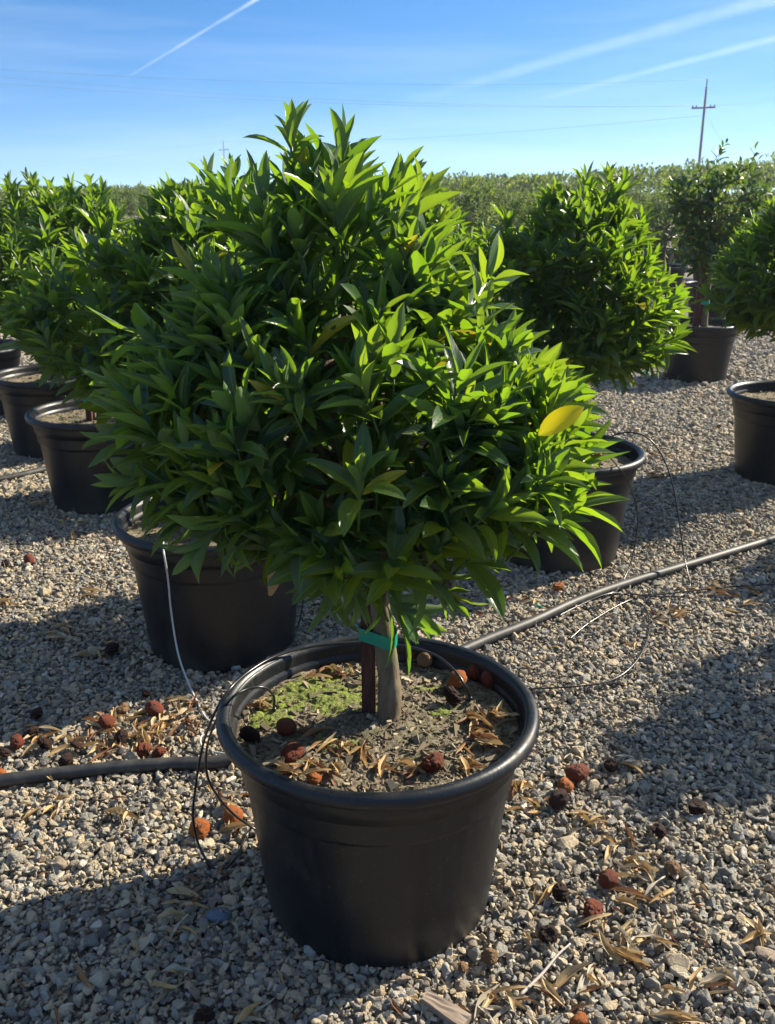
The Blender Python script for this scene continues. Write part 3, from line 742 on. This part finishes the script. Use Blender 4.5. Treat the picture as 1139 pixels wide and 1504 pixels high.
GL.new(named('rot', 'FLOAT_VECTOR'), er.inputs[0]); GL.new(er.outputs[0], ip.inputs['Rotation'])
GL.new(named('scl', 'FLOAT_VECTOR'), ip.inputs['Scale']); GL.new(named('idx', 'INT'), ip.inputs['Instance Index'])
ip.inputs['Pick Instance'].default_value = True
GL.new(gi.outputs[0], ip.inputs['Points']); GL.new(ci.outputs[0], ip.inputs['Instance']); GL.new(ip.outputs[0], go.inputs[0])
md = gv.modifiers.new('stones', 'NODES'); md.node_group = ng

# a smooth slate pebble in the shade
bm = bmesh.new(); bmesh.ops.create_icosphere(bm, subdivisions=3, radius=1)
for v in bm.verts: v.co = Vector((v.co.x * .026, v.co.y * .017, v.co.z * .011)) * (1 + .12 * noise.noise(v.co * 1.3))
o = link('pebble', bm_mesh('pebble', bm, [M['pebble']], True), loc=at(322, 1344, .020)); o.rotation_euler.z = .1
tag(o, 'smooth blue grey oval pebble on the shaded gravel left of the nearest pot', 'pebble')

# ------------------------------------------------------------------ fruit
def fruit_mesh(kind, seed):
    bm = bmesh.new(); bmesh.ops.create_uvsphere(bm, u_segments=56, v_segments=36, radius=1)
    off = Vector((seed * 3.7, seed * 1.3, 0)); rd = random.Random(seed)
    dents = [(Vector((rd.gauss(0, 1), rd.gauss(0, 1), rd.gauss(0, 1))).normalized(), rd.uniform(.25, .5)) for _ in range({'round': 1, 'dent': 3, 'wrinkled': 4}[kind])]
    amp = {'round': .08, 'dent': .10, 'wrinkled': .13}[kind]
    for v in bm.verts:
        c = v.co.copy(); f = 1 + amp * noise.noise(c * 1.4 + off)
        f += amp * .55 * noise.noise(c * 2.8 + off) + (.03 if kind != 'round' else .014) * noise.noise(c * 8 + off) + .018 * noise.noise(c * 19 + off)
        if kind == 'wrinkled': f += .09 * (abs(noise.noise(c * 2.6 + off * 2)) - .2) + .05 * noise.noise(c * 14 + off)
        for dd, dep in dents:
            q = c.dot(dd)
            if q > .55: f -= dep * (.35 if kind == 'round' else .85) * ((q - .55) / .45) ** 1.5
        if kind != 'round': f -= (.16 if kind == 'wrinkled' else .07) * max(0, .22 - abs(noise.noise(c * 2.1 + off * 1.7))) / .22
        v.co = Vector((c.x, c.y * (.9 if kind == 'wrinkled' else .96), c.z * (.74 if kind == 'wrinkled' else .84))) * f
    return bm
FK = {}
def fruit_proto(kind, m, seed):
    key = (kind, m, seed)
    if key not in FK: FK[key] = bm_mesh('fruit', fruit_mesh(kind, seed), [M[m]], True)
    return FK[key]
bm = bmesh.new()
for i in range(5):
    a = i * 2 * math.pi / 5
    vs = [bm.verts.new((math.cos(a + s_) * q, math.sin(a + s_) * q, z)) for s_, q, z in ((-.5, .06, .02), (0, .36, -.05), (.5, .06, .02))]
    vs.append(bm.verts.new((0, 0, .05))); bm.faces.new((vs[3], vs[0], vs[1])); bm.faces.new((vs[3], vs[1], vs[2]))
calyx_me = bm_mesh('calyx', bm, [M['calyx']])
FR = [  # u, v, diameter in px, kind, material, seed, on soil?, label
 (718, 998, 27, 'round', 'f_red', 1, 1, 'small red brown dried fruit nearest the rim on the right side of the soil'),
 (697, 987, 25, 'round', 'f_red', 2, 1, 'red brown dried fruit touching another red one on the soil, the farther of the two'),
 (671, 998, 32, 'dent', 'f_orange', 3, 1, 'orange tan dried fruit with a dent, under the thin tube on the soil'),
 (664, 1021, 31, 'wrinkled', 'f_dark', 4, 1, 'shrivelled dark fruit right of the trunk, in front of the orange one'),
 (635, 1119, 38, 'wrinkled', 'f_red', 5, 1, 'large wrinkled brown fruit at the front of the soil beside dry leaves'),
 (430, 1106, 38, 'dent', 'f_red', 6, 1, 'large rusty fruit at the front left of the soil'),
 (421, 1068, 34, 'round', 'f_red', 7, 1, 'smooth rusty fruit in the mossy shade at the left of the soil'),
 (367, 1079, 33, 'wrinkled', 'f_dark', 8, 1, 'black rotten fruit tight against the left rim of the nearest pot'),
 (625, 969, 27, 'dent', 'f_tan', 9, 1, 'tan dried fruit at the back of the soil right of the trunk'),
 (603, 962, 25, 'wrinkled', 'f_red', 10, 1, 'dark red shrivelled fruit at the back of the soil close to the trunk'),
 (460, 1142, 26, 'dent', 'f_orange', 11, 1, 'orange fruit half hidden behind the front rim of the nearest pot'),
 (848, 1133, 35, 'dent', 'f_red', 12, 0, 'rust red dented fruit farthest back in the group right of the nearest pot'),
 (897, 1123, 25, 'wrinkled', 'f_dark', 13, 0, 'small dark fruit right beside the rust red dented one'),
 (831, 1154, 27, 'dent', 'f_orange', 14, 0, 'small orange brown fruit between a red one and a dark oval one'),
 (821, 1174, 34, 'round', 'f_dark', 15, 0, 'dark red oval fruit close to the right wall of the nearest pot'),
 (1024, 1186, 31, 'wrinkled', 'f_dark', 16, 0, 'dark fruit alone in the shade near the right edge'),
 (968, 1220, 25, 'dent', 'f_dark', 17, 0, 'broken brown fruit between the shaded one and the tan one'),
 (987, 1275, 26, 'dent', 'f_tan', 18, 0, 'pale tan fruit beside dry leaves, rightmost in the sunny gravel'),
 (894, 1291, 32, 'round', 'f_red', 19, 0, 'smooth maroon fruit on sunny gravel left of a long dry leaf'),
 (823, 1312, 34, 'wrinkled', 'f_dark', 20, 0, 'black rotten fruit near the right side of the nearest pot base'),
 (872, 1337, 35, 'wrinkled', 'f_red', 21, 0, 'purple brown wrinkled fruit with a curled dry leaf against it'),
 (805, 1372, 29, 'dent', 'f_dark', 22, 0, 'brown fruit at the tip of the pale twig'),
 (720, 1406, 29, 'wrinkled', 'f_tan', 23, 0, 'shrunken tan fruit just off the front right of the nearest pot base'),
 (680, 1420, 22, 'wrinkled', 'f_tan', 24, 0, 'small shrunken brown fruit tight against the nearest pot base'),
 (343, 1197, 33, 'round', 'f_orange', 25, 0, 'bright orange round fruit against the left wall of the nearest pot'),
 (294, 1217, 33, 'dent', 'f_orange', 26, 0, 'bright orange creased fruit under the looping black tube'),
 (227, 1041, 27, 'round', 'f_red', 27, 0, 'red fruit on dry leaves behind the hose, right of a rust coloured one'),
 (157, 1060, 25, 'round', 'f_red', 28, 0, 'rust coloured fruit on dry leaves behind the hose'),
 (180, 1040, 22, 'wrinkled', 'f_tan', 29, 0, 'pale crumbled fruit between two red ones behind the hose'),
 (820, 861, 19, 'dent', 'f_orange', 30, 0, 'small orange fruit on gravel in front of the right hand pot'),
 (43, 822, 17, 'round', 'f_red', 31, 0, 'small red fruit alone on sunlit gravel at the left'),
 (8, 828, 16, 'wrinkled', 'f_dark', 32, 0, 'small dark fruit on sunlit gravel at the left edge'),
 (163, 952, 25, 'wrinkled', 'f_dark', 33, 0, 'black fruit in the shade left of the second pot'),
 (53, 1047, 23, 'wrinkled', 'f_dark', 34, 0, 'black fruit in the shade above the left pile of fruit'),
 (25, 1089, 25, 'dent', 'f_red', 35, 0, 'dark red fruit at the left of the pile behind the hose'),
 (66, 1091, 27, 'wrinkled', 'f_dark', 36, 0, 'crushed brown fruit in the middle of the left pile'),
 (6, 1106, 22, 'wrinkled', 'f_dark', 37, 0, 'black brown fruit cut by the left edge behind the hose'),
 (50, 1074, 24, 'wrinkled', 'f_dark', 38, 0, 'dark fruit at the back of the left pile'),
 (98, 1116, 27, 'wrinkled', 'f_dark', 39, 0, 'blackened fruit touching the hose at the left'),
 (112, 1094, 24, 'wrinkled', 'f_dark', 40, 0, 'flattened dark fruit at the right of the left pile'),
 (178, 1083, 27, 'wrinkled', 'f_dark', 41, 0, 'brown split fruit among the golden dry leaves behind the hose'),
 (212, 1101, 24, 'wrinkled', 'f_red', 42, 0, 'rusty flattened fruit just behind the hose, left of its twin'),
 (234, 1106, 25, 'wrinkled', 'f_red', 43, 0, 'rusty flattened fruit just behind the hose, nearer the pot'),
 (2, 1134, 17, 'dent', 'f_orange', 44, 0, 'orange fruit at the left edge touching the hose'),
 (850, 1498, 28, 'dent', 'f_orange', 45, 0, 'brown orange fruit cut by the bottom edge on the right'),
 (300, 1492, 34, 'wrinkled', 'f_dark', 46, 0, 'black fruit in the shade at the bottom edge on the left'),
 (680, 1448, 0, 'dent', 'f_tan', 47, 0, ''),
 (214, 1018, 16, 'wrinkled', 'f_dark', 48, 0, 'small black fruit in the shade behind the red one')]
for u, v, dpx, kind, m_, sd, soil, lab in FR:
    if not lab: continue
    z0 = SOIL_Z + .004 if soil else .018
    p = at(u, v, z0 + .018); Z = p.y * cp + (CAM_H - p.z) * sp; rad = dpx / FPX * Z / 2
    p = at(u, v, z0 + rad * (.70 if soil else .62))
    o = link('dried_fruit', fruit_proto(kind, m_, sd), loc=p); rf = random.Random(sd)
    o.scale = (rad * (.9 + .2 * ((sd * 37) % 10) / 10), rad * (.88 + .2 * ((sd * 53) % 10) / 10), rad * (.82 + .16 * ((sd * 71) % 10) / 10)); o.rotation_euler = (rf.uniform(-.9, .9), rf.uniform(-.9, .9), rf.uniform(0, 6.28))
    tag(o, lab, 'dried fruit', 'dried fallen fruit')
    if kind != 'wrinkled': link('calyx', calyx_me, o, (0, 0, .84))
# one more in the right hand pot
o = link('dried_fruit', fruit_proto('round', 'f_orange', 2), loc=(.66 + .13, 3.49 + .02, SOIL_Z + .022)); o.scale = (.024,) * 3
tag(o, 'brown fruit lying on the soil of the right hand pot', 'dried fruit', 'dried fallen fruit')

# ------------------------------------------------------------------ dry leaves
DL = {}
rd = np.random.default_rng(44)
for mk in ('dry_tan', 'dry_brown', 'dry_grey'):
    DL[mk] = []
    for k in range(7):
        l = rd.uniform(.055, .085)
        V, F, uv = leaf_batch([(0, 0, 0)], [(1, rd.normal() * .1, rd.uniform(-.05, .2))], [(0, 0, 1)], [l], [l * rd.uniform(.14, .30)], [rd.uniform(.5, 1.25)], [rd.uniform(-.5, .6)], [rd.uniform(.1, .5)], 12, 5)
        V = V - V.mean(0); V[:, 1] += .05 * l * np.sin(V[:, 0] / l * 4 + k)
        V[:, 2] -= V[:, 2].min()
        DL[mk].append(quads('dry_leaf', V, F, [M[mk]], uv=uv))
rl = random.Random(12)
def dry_leaf(u, v, z, region, mk=None, sc=1.0, a=None):
    mk = mk or rl.choice(['dry_tan', 'dry_tan', 'dry_tan', 'dry_brown', 'dry_grey'])
    p = at(u, v, z); s_ = sc * rl.uniform(.6, 1.2)
    eul = Euler((rl.gauss(0, .22), rl.gauss(0, .13), rl.uniform(0, 6.28) if a is None else a))
    LEAVES.append((s_ / (p.y * cp + .4), rl.choice(DL[mk]), p, eul, (s_, s_ * rl.uniform(.7, 1.1), s_), region))
LEAVES = []
def lay_leaves():
    LEAVES.sort(key=lambda q: -q[0])
    for _, me_, p, eul, sc3, region in LEAVES[:290]:
        o = link('dry_leaf', me_, loc=p); o.rotation_euler = eul; o.scale = sc3
        lab = {'right': 'curled dry leaf lying on the gravel right of the nearest pot', 'left': 'curled dry leaf lying on the gravel left of the nearest pot',
            'front': 'curled dry leaf on the gravel along the bottom edge of the picture', 'soil': 'curled dry leaf lying on the soil inside the nearest pot', 'back': 'dry leaf litter piece on the gravel between the pots farther back'}[region]
        tag(o, lab, 'dry leaf', {'right': 'dry leaves right of the nearest pot', 'left': 'dry leaves left of the nearest pot', 'front': 'dry leaves along the bottom edge', 'soil': 'dry leaves on the soil', 'back': 'dry leaves between the far pots'}[region])
    bm = bmesh.new(); mats = [M['dry_tan'], M['dry_brown'], M['dry_grey']]
    for _, me_, p, eul, sc3, region in LEAVES[290:]:
        n0 = len(bm.verts); f0 = len(bm.faces); bm.from_mesh(me_); bm.verts.ensure_lookup_table(); bm.faces.ensure_lookup_table()
        mt = Matrix.LocRotScale(p, eul, Vector(sc3)); k = mats.index(me_.materials[0])
        for v in bm.verts[n0:]: v.co = mt @ v.co
        for f in bm.faces[f0:]: f.material_index = k; f.smooth = True
    tag(link('leaf_litter', bm_mesh('leaf_litter', bm, mats)), 'small fragments of tan and brown dry leaf strewn over the gravel', 'leaf litter', kind='stuff')
CL = [(765, 1160, 4, 18, 'right'), (770, 1182, 4, 22, 'right'), (862, 1212, 4, 24, 'right'), (905, 1240, 4, 30, 'right'), (930, 1282, 6, 30, 'right'), (935, 1325, 3, 22, 'right'), (915, 1395, 9, 36, 'right'), (965, 1390, 4, 24, 'right'),
      (1100, 1375, 2, 14, 'right'), (1055, 1448, 5, 28, 'right'), (740, 1478, 8, 30, 'front'), (855, 1440, 4, 18, 'front'), (985, 1492, 3, 20, 'front'), (810, 1460, 2, 14, 'front'), (800, 1315, 3, 14, 'right'), (870, 1360, 1, 4, 'right'), (960, 1310, 3, 20, 'right'),
      (975, 908, 8, 26, 'right'), (1085, 880, 8, 36, 'right'), (1130, 835, 4, 12, 'right'), (765, 885, 6, 30, 'right'), (715, 850, 4, 14, 'right'), (930, 1125, 3, 12, 'right'), (1040, 870, 4, 20, 'right'),
      (200, 1085, 20, 44, 'left'), (245, 1062, 15, 36, 'left'), (160, 1065, 8, 30, 'left'), (270, 1040, 6, 22, 'left'), (70, 1095, 9, 40, 'left'), (140, 1100, 7, 22, 'left'), (85, 932, 6, 14, 'left'), (150, 962, 5, 26, 'left'), (15, 885, 3, 12, 'left'), (140, 870, 3, 18, 'left'),
      (255, 1365, 5, 26, 'left'), (272, 1320, 4, 22, 'left'), (372, 1490, 4, 14, 'front'), (268, 1432, 2, 8, 'left'), (240, 1462, 2, 14, 'front'), (75, 1190, 4, 24, 'left'), (330, 1175, 5, 24, 'left'), (340, 1215, 3, 12, 'left'), (180, 1200, 2, 14, 'left'), (390, 1140, 2, 6, 'left'),
      (975, 668, 5, 14, 'back'), (968, 703, 7, 14, 'back'), (1040, 600, 4, 40, 'back'), (900, 570, 6, 40, 'back'), (60, 735, 7, 26, 'back'), (100, 765, 5, 30, 'back'), (110, 650, 4, 20, 'back'), (930, 520, 6, 30, 'back'), (1120, 500, 6, 24, 'back'), (1010, 585, 5, 30, 'back'), (870, 800, 4, 18, 'right'),
      (490, 1098, 5, 22, 'soil'), (520, 1105, 4, 20, 'soil'), (562, 1125, 3, 10, 'soil'), (470, 1130, 5, 26, 'soil'), (605, 1128, 4, 14, 'soil'), (690, 1128, 4, 14, 'soil'), (715, 1090, 7, 22, 'soil'), (742, 1052, 7, 12, 'soil'), (735, 1020, 4, 10, 'soil'), (700, 1062, 5, 16, 'soil'),
      (645, 965, 6, 22, 'soil'), (690, 962, 4, 14, 'soil'), (505, 985, 6, 18, 'soil'), (440, 980, 4, 24, 'soil'), (380, 1040, 4, 12, 'soil'), (368, 1010, 3, 8, 'soil'), (460, 1075, 2, 8, 'soil'), (420, 1135, 4, 12, 'soil')]
for u, v, n, s_, reg in CL:
    for k in range(round(n * (1.8 if reg == 'soil' else 1.6))):
        uu, vv = u + rl.gauss(0, s_ * .62), v + rl.gauss(0, s_ * .36)
        mk = None
        if reg == 'back' or (v > 1030 and v < 1110 and u < 300): mk = rl.choice(['dry_tan', 'dry_tan', 'dry_brown'])
        if reg == 'soil':
            q = at(uu, vv, SOIL_Z); lx, ly = q.x - A_LOC[0], q.y - A_LOC[1]
            if math.hypot(lx, ly) > .25: continue
            dry_leaf(uu, vv, soil_h(lx, ly) + .003, reg, rl.choice(['dry_tan', 'dry_tan', 'dry_brown', 'dry_brown']), .85)
        else: dry_leaf(uu, vv, .019, reg, mk)
for k in range(420):
    u, v = rl.uniform(0, 1139), rl.uniform(600, 1500)
    q = at(u, v)
    if any(math.hypot(q.x - a_, q.y - b_) < .27 for a_, b_ in POTS): continue
    dry_leaf(u, v, .019, 'front' if v > 1425 else ('left' if u < 500 else 'right'), rl.choice(['dry_tan', 'dry_brown', 'dry_grey']), rl.uniform(.2, .7))
lay_leaves()

# twig, block of wood
p0, p1 = at(764, 1462, .024), at(838, 1386, .032)
tube('twig', [p0, p0.lerp(p1, .4) + Vector((.002, 0, 0)), p0.lerp(p1, .75) + Vector((-.0015, 0, .002)), p1], np.linspace(.0032, .0018, 25), M['twig'])
tag(bpy.data.objects['twig'], 'straight bleached twig on the gravel right of the nearest pot base', 'twig')
bm = bmesh.new(); bmesh.ops.create_cube(bm, size=1); bmesh.ops.subdivide_edges(bm, edges=list(bm.edges), cuts=4, use_grid_fill=True)
for v in bm.verts: v.co = Vector((v.co.x * .085, v.co.y * .026 * (1 + .25 * v.co.x), v.co.z * .016)) + Vector((0, noise.noise(v.co * 5) * .002, noise.noise(v.co * 7) * .002))
o = link('wood_chunk', bm_mesh('wood_chunk', bm, [M['wood']]), loc=at(655, 1484, .024)); o.rotation_euler = (.1, .05, R(-38))
tag(o, 'weathered splinter of wood at the bottom edge below the nearest pot', 'wood')

# ------------------------------------------------------------------ hoses and tubes
def ground_path(pts, z): return [at(u, v, z) for u, v in pts]
tube('hose', ground_path([(-60, 1156), (0, 1147), (80, 1137), (165, 1128), (250, 1122), (330, 1117), (450, 1085), (560, 1025), (640, 975), (705, 944), (780, 914), (850, 882), (930, 854), (1000, 833), (1070, 812), (1139, 791), (1230, 765)], .026), .0165, M['hose'], seg=16)
tag(bpy.data.objects['hose'], 'thick black irrigation hose running behind the nearest pot across the gravel', 'hose')
o = tube('hose', ground_path([(-40, 712), (0, 704), (35, 697), (64, 690), (110, 680), (160, 672)], .024), .017, M['hose'], seg=12)
tag(o, 'black irrigation hose at the left edge passing behind the second left pot', 'hose')
o = tube('hose', ground_path([(820, 560), (850, 553), (866, 549)], .02), .018, M['white_line'], seg=10)
tag(o, 'short grey pipe end on the gravel behind the right hand pot', 'pipe')

ax, ay = A_LOC[:2]
def on(u, v, z): return at(u, v, z)
drips = [
 ([on(690, 1022, SOIL_Z + .004), on(684, 1008, SOIL_Z + .035), on(668, 985, .435), on(640, 962, .445), on(600, 950, .44), on(540, 944, .436), on(470, 948, .434), on(410, 962, .434), on(368, 985, .435), on(335, 1015, .437), on(312, 1055, .39), on(297, 1100, .29), on(287, 1160, .19), on(284, 1205, .11), on(296, 1250, .045), on(320, 1278, .016), on(345, 1262, .025), on(362, 1228, .02), on(372, 1212, .03)],
  'black tube round the back of the nearest pot rim looping down to the gravel'),
 ([on(403, 1040, SOIL_Z + .004), on(402, 1022, SOIL_Z + .03), on(388, 1010, .44), on(364, 1012, .448), on(340, 1026, .442), on(318, 1058, .38), on(304, 1100, .28), on(305, 1140, .2), on(322, 1172, .13), on(345, 1197, .08), on(366, 1212, .045), on(378, 1220, .03)],
  'black tube bending out of the mossy soil over the left rim of the nearest pot'),
 ([on(240, 795, .39), on(241, 812, .436), on(247, 850, .34), on(252, 900, .22), on(262, 960, .1), on(278, 1005, .03), on(300, 1050, .016), on(318, 1068, .025), on(308, 1078, .025), on(296, 1082, .025), on(297, 1096, .025), on(315, 1104, .018), on(335, 1108, .03)],
  'pale grey tube hanging down the second pot and curling on the gravel'),
 ([on(893, 668, .40), on(905, 682, .44), on(920, 702, .38), on(933, 735, .26), on(937, 770, .17), on(930, 815, .08), on(917, 850, .03), on(900, 874, .035), on(880, 884, .046)],
  'black tube hanging straight off the rim of the right hand pot to the hose'),
 ([on(862, 672, .39), on(890, 646, .46), on(920, 635, .50), on(950, 642, .49), on(972, 668, .43), on(988, 710, .33), on(997, 760, .22), on(1004, 810, .1), on(1011, 845, .045), on(1013, 862, .018), on(1000, 875, .025), on(960, 876, .025), on(920, 872, .03), on(880, 878, .046), on(850, 890, .046), on(820, 905, .046)],
  'black tube arching high from the right hand pot and crossing over the hose'),
 ([on(850, 888, .046), on(895, 872, .05), on(925, 875, .02), on(948, 893, .025), on(954, 920, .025), on(945, 955, .025), on(922, 985, .025), on(890, 1002, .025), on(850, 1008, .025), on(800, 1011, .025), on(765, 1012, .025)],
  'thin tube making a wide loop on the gravel right of the nearest pot'),
 ([on(430, 948, .025), on(437, 925, .02), on(443, 900, .06), on(447, 870, .12), on(450, 840, .2), on(448, 815, .3)],
  'thin dark tube rising behind the nearest pot beside the second pot'),
 ([on(-10, 632, .02), on(8, 612, .06), on(25, 598, .14), on(48, 590, .22), on(75, 586, .30), on(96, 582, .42)],
  'thin dark tube curving up to the third pot at the left edge'),
 ([on(835, 940, .02), on(870, 912, .025), on(930, 880, .016), on(1000, 870, .025), on(1070, 862, .025), on(1139, 858, .025), on(1180, 856, .025)],
  'thin dark tube lying along the gravel beside the hose at the right edge')]
for pts, lab in drips:
    pale = 'pale' in lab  # sunlit look of this tube is put into its colour
    o = tube('drip_tube', pts, .0028 if not pale else .0027, M['white_line' if pale else 'drip'], seg=6)
    tag(o, lab, 'tube', 'thin drip tubes')
# emitter stakes where two of the tubes enter the soil
for u, v in ((691, 1026), (403, 1042)):
    o = tube('emitter', [on(u, v, SOIL_Z + .016), on(u, v, SOIL_Z - .01)], .0042, M['drip'], seg=8, n=2)
    tag(o, 'small black emitter peg %s' % ('on the right of the soil beside the dark fruit' if u > 500 else 'in the moss on the left of the soil'), 'emitter', 'emitter pegs')
o = tube('drip_tube', ground_path([(862, 546), (890, 543), (915, 532), (930, 518), (936, 500), (933, 488)], .02), .006, M['white_line'], seg=6)
tag(o, 'white tube curling on the gravel behind the right hand pot', 'tube', 'thin drip tubes')
o = tube('tape_scrap', ground_path([(932, 544), (940, 547), (946, 545), (953, 549)], .022), [.007, .012, .009, .01, .012, .008, .006, .01, .005, .004, .009, .011, .006][:25] + [.006] * 12, M['tape'], seg=5)
tag(o, 'scrap of green tie tape on the gravel behind the right hand pot', 'tape scrap')
for u, v, lab in ((790, 890, 'tiny green plastic scrap on the gravel left of the small orange fruit'),):
    o = tube('tape_scrap', ground_path([(u - 5, v - 2), (u, v), (u + 6, v + 2)], .016), .004, M['tape'], seg=4); tag(o, lab, 'tape scrap')

# ------------------------------------------------------------------ poles and wires
def pole(name, x, y, hgt, arm, label, rz=0, lean=0):
    t = empty('utility_pole', (x, y, 0), rz)
    tube('shaft', [(0, 0, -.3), (lean * .5, 0, hgt * .5), (lean, 0, hgt)], np.linspace(.13, .085, 17), M['pole_wood'], t, 12)
    bm = bmesh.new(); bmesh.ops.create_cube(bm, size=1)
    for v in bm.verts: v.co = Vector((v.co.x * arm, v.co.y * .12 + .17, v.co.z * .13))
    bmesh.ops.bevel(bm, geom=list(bm.edges), offset=.012, segments=1, affect='EDGES')
    a_ = link('crossarm', bm_mesh('crossarm', bm, [M['pole_wood']]), t, (lean, 0, hgt - 1.55)); a_.rotation_euler.y = R(-3)
    for q in (-.46, -.3, .3, .46):
        tube('insulator', [(q * arm, .17, .05), (q * arm, .17, .13), (q * arm, .17, .24)], [.05, .05, .03, .07, .07, .06, .06, .05, .06, .06, .05, .05, .05, .05, .04, .04, .03], M['insul'], a_, 8)
    tube('top_pin', [(lean, 0, hgt - .05), (lean, 0, hgt + .3), (lean, 0, hgt + .62)], .05, M['insul'], t, 6)
    return tag(t, label, 'utility pole', 'utility poles')
pR = at_y(1025, 262, 85); pL = at_y(333, 300, 230)
poleR = pole('r', pR.x + .0, 85, 9.35, 2.1, 'tall wooden utility pole with crossarm above the right hand trees', R(12))
poleL = pole('l', pL.x, 230, 11.6, 2.4, 'tiny distant utility pole showing above the crowns at upper left', R(-10))
def wire(a_, b_, sag, label, rad=.008):
    a_, b_ = Vector(a_), Vector(b_)
    pts = [a_.lerp(b_, t / 24) - Vector((0, 0, sag * 4 * (t / 24) * (1 - t / 24))) for t in range(25)]
    o = tube('power_line', pts, rad, M['wire'], None, 5, 0)
    return tag(o, label, 'power line', 'power lines')
for v0, zz, q, nm in ((97, 9.9, 0, 'topmost'), (107, 7.95, .95, 'middle'), (116, 7.95, -.95, 'lowest')):
    b_ = Vector((pR.x + q * math.cos(R(12)), 85.1 + q * .2, zz)); a_ = at_y(-70, v0, 78 + q)
    wire(a_, b_, .75, nm + ' of the three power lines crossing the upper left sky')
far_l = at_y(-60, 258, 300); topL = Vector((pL.x, 230, 11.9))
wire(far_l, topL, .3, 'faint power line left of the tiny distant pole', .012)
wire(topL, (pR.x, 85.1, 7.2), 1.0, 'faint power line between the two utility poles', .011)
wire((pR.x + .9, 85.2, 7.95), at_y(1230, 118, 92), .4, 'power line leaving the tall pole to the right', .010)
wire((pR.x, 85.0, 7.8), at_y(1064, 215, 84), .12, 'guy wire slanting down from the tall pole', .007)

# ------------------------------------------------------------------ contrails
def contrail(u0, v0, u1, v1, d0, d1, r0, r1, a0, a1, label):
    p0, p1 = at_y(u0, v0, d0), at_y(u1, v1, d1); n = 40
    o0 = p0.copy(); pts = []; rad = []
    for i in range(n + 1):
        t = i / n; pts.append(p0.lerp(p1, t) - o0); rad.append((r0 + (r1 - r0) * t) * (1 + .25 * noise.noise(Vector((t * 9, u0, 0)))))
    V, F = tube_arrays(pts, rad, 20, False)
    lr = np.repeat(np.clip(np.minimum(np.interp(np.linspace(0, 1, n + 1), [0, .35, 1], [a0, (a0 + a1) * .55, a1]), 1), 0, 1), 20)
    o = link('contrail', quads('contrail', V, F, [M['contrail']], attrs={'lr': lr}), loc=o0)
    o.visible_shadow = True
    return tag(o, label, 'contrail', 'contrails')
contrail(165, 127, 400, -15, 4200, 3900, 7, 11, .0, .13, 'short white contrail in the upper left sky')
contrail(560, 160, 1180, -15, 4300, 3900, 26, 40, .0, .065, 'broad soft contrail climbing to the upper right corner')
contrail(760, 155, 1190, 43, 4300, 3900, 16, 20, .0, .055, 'thin contrail ending at the right edge below the broad one')

# ------------------------------------------------------------------ air
bm = bmesh.new(); bmesh.ops.create_cube(bm, size=1)
for v in bm.verts: v.co = Vector((v.co.x * 520, v.co.y * 400 + 180, v.co.z * 15 + 6.5))
m = bpy.data.materials.new('haze'); m.use_nodes = True; N = m.node_tree.nodes; N.remove(N['Principled BSDF'])
pv = N.new('ShaderNodeVolumePrincipled'); pv.inputs['Color'].default_value = (.86, .93, 1, 1); pv.inputs['Density'].default_value = .0008; pv.inputs['Anisotropy'].default_value = .2
m.node_tree.links.new(pv.outputs[0], N['Material Output'].inputs['Volume'])
hz = link('haze', bm_mesh('haze', bm, [m])); tag(hz, 'thin pale haze filling the air over the yard', 'haze', kind='stuff')
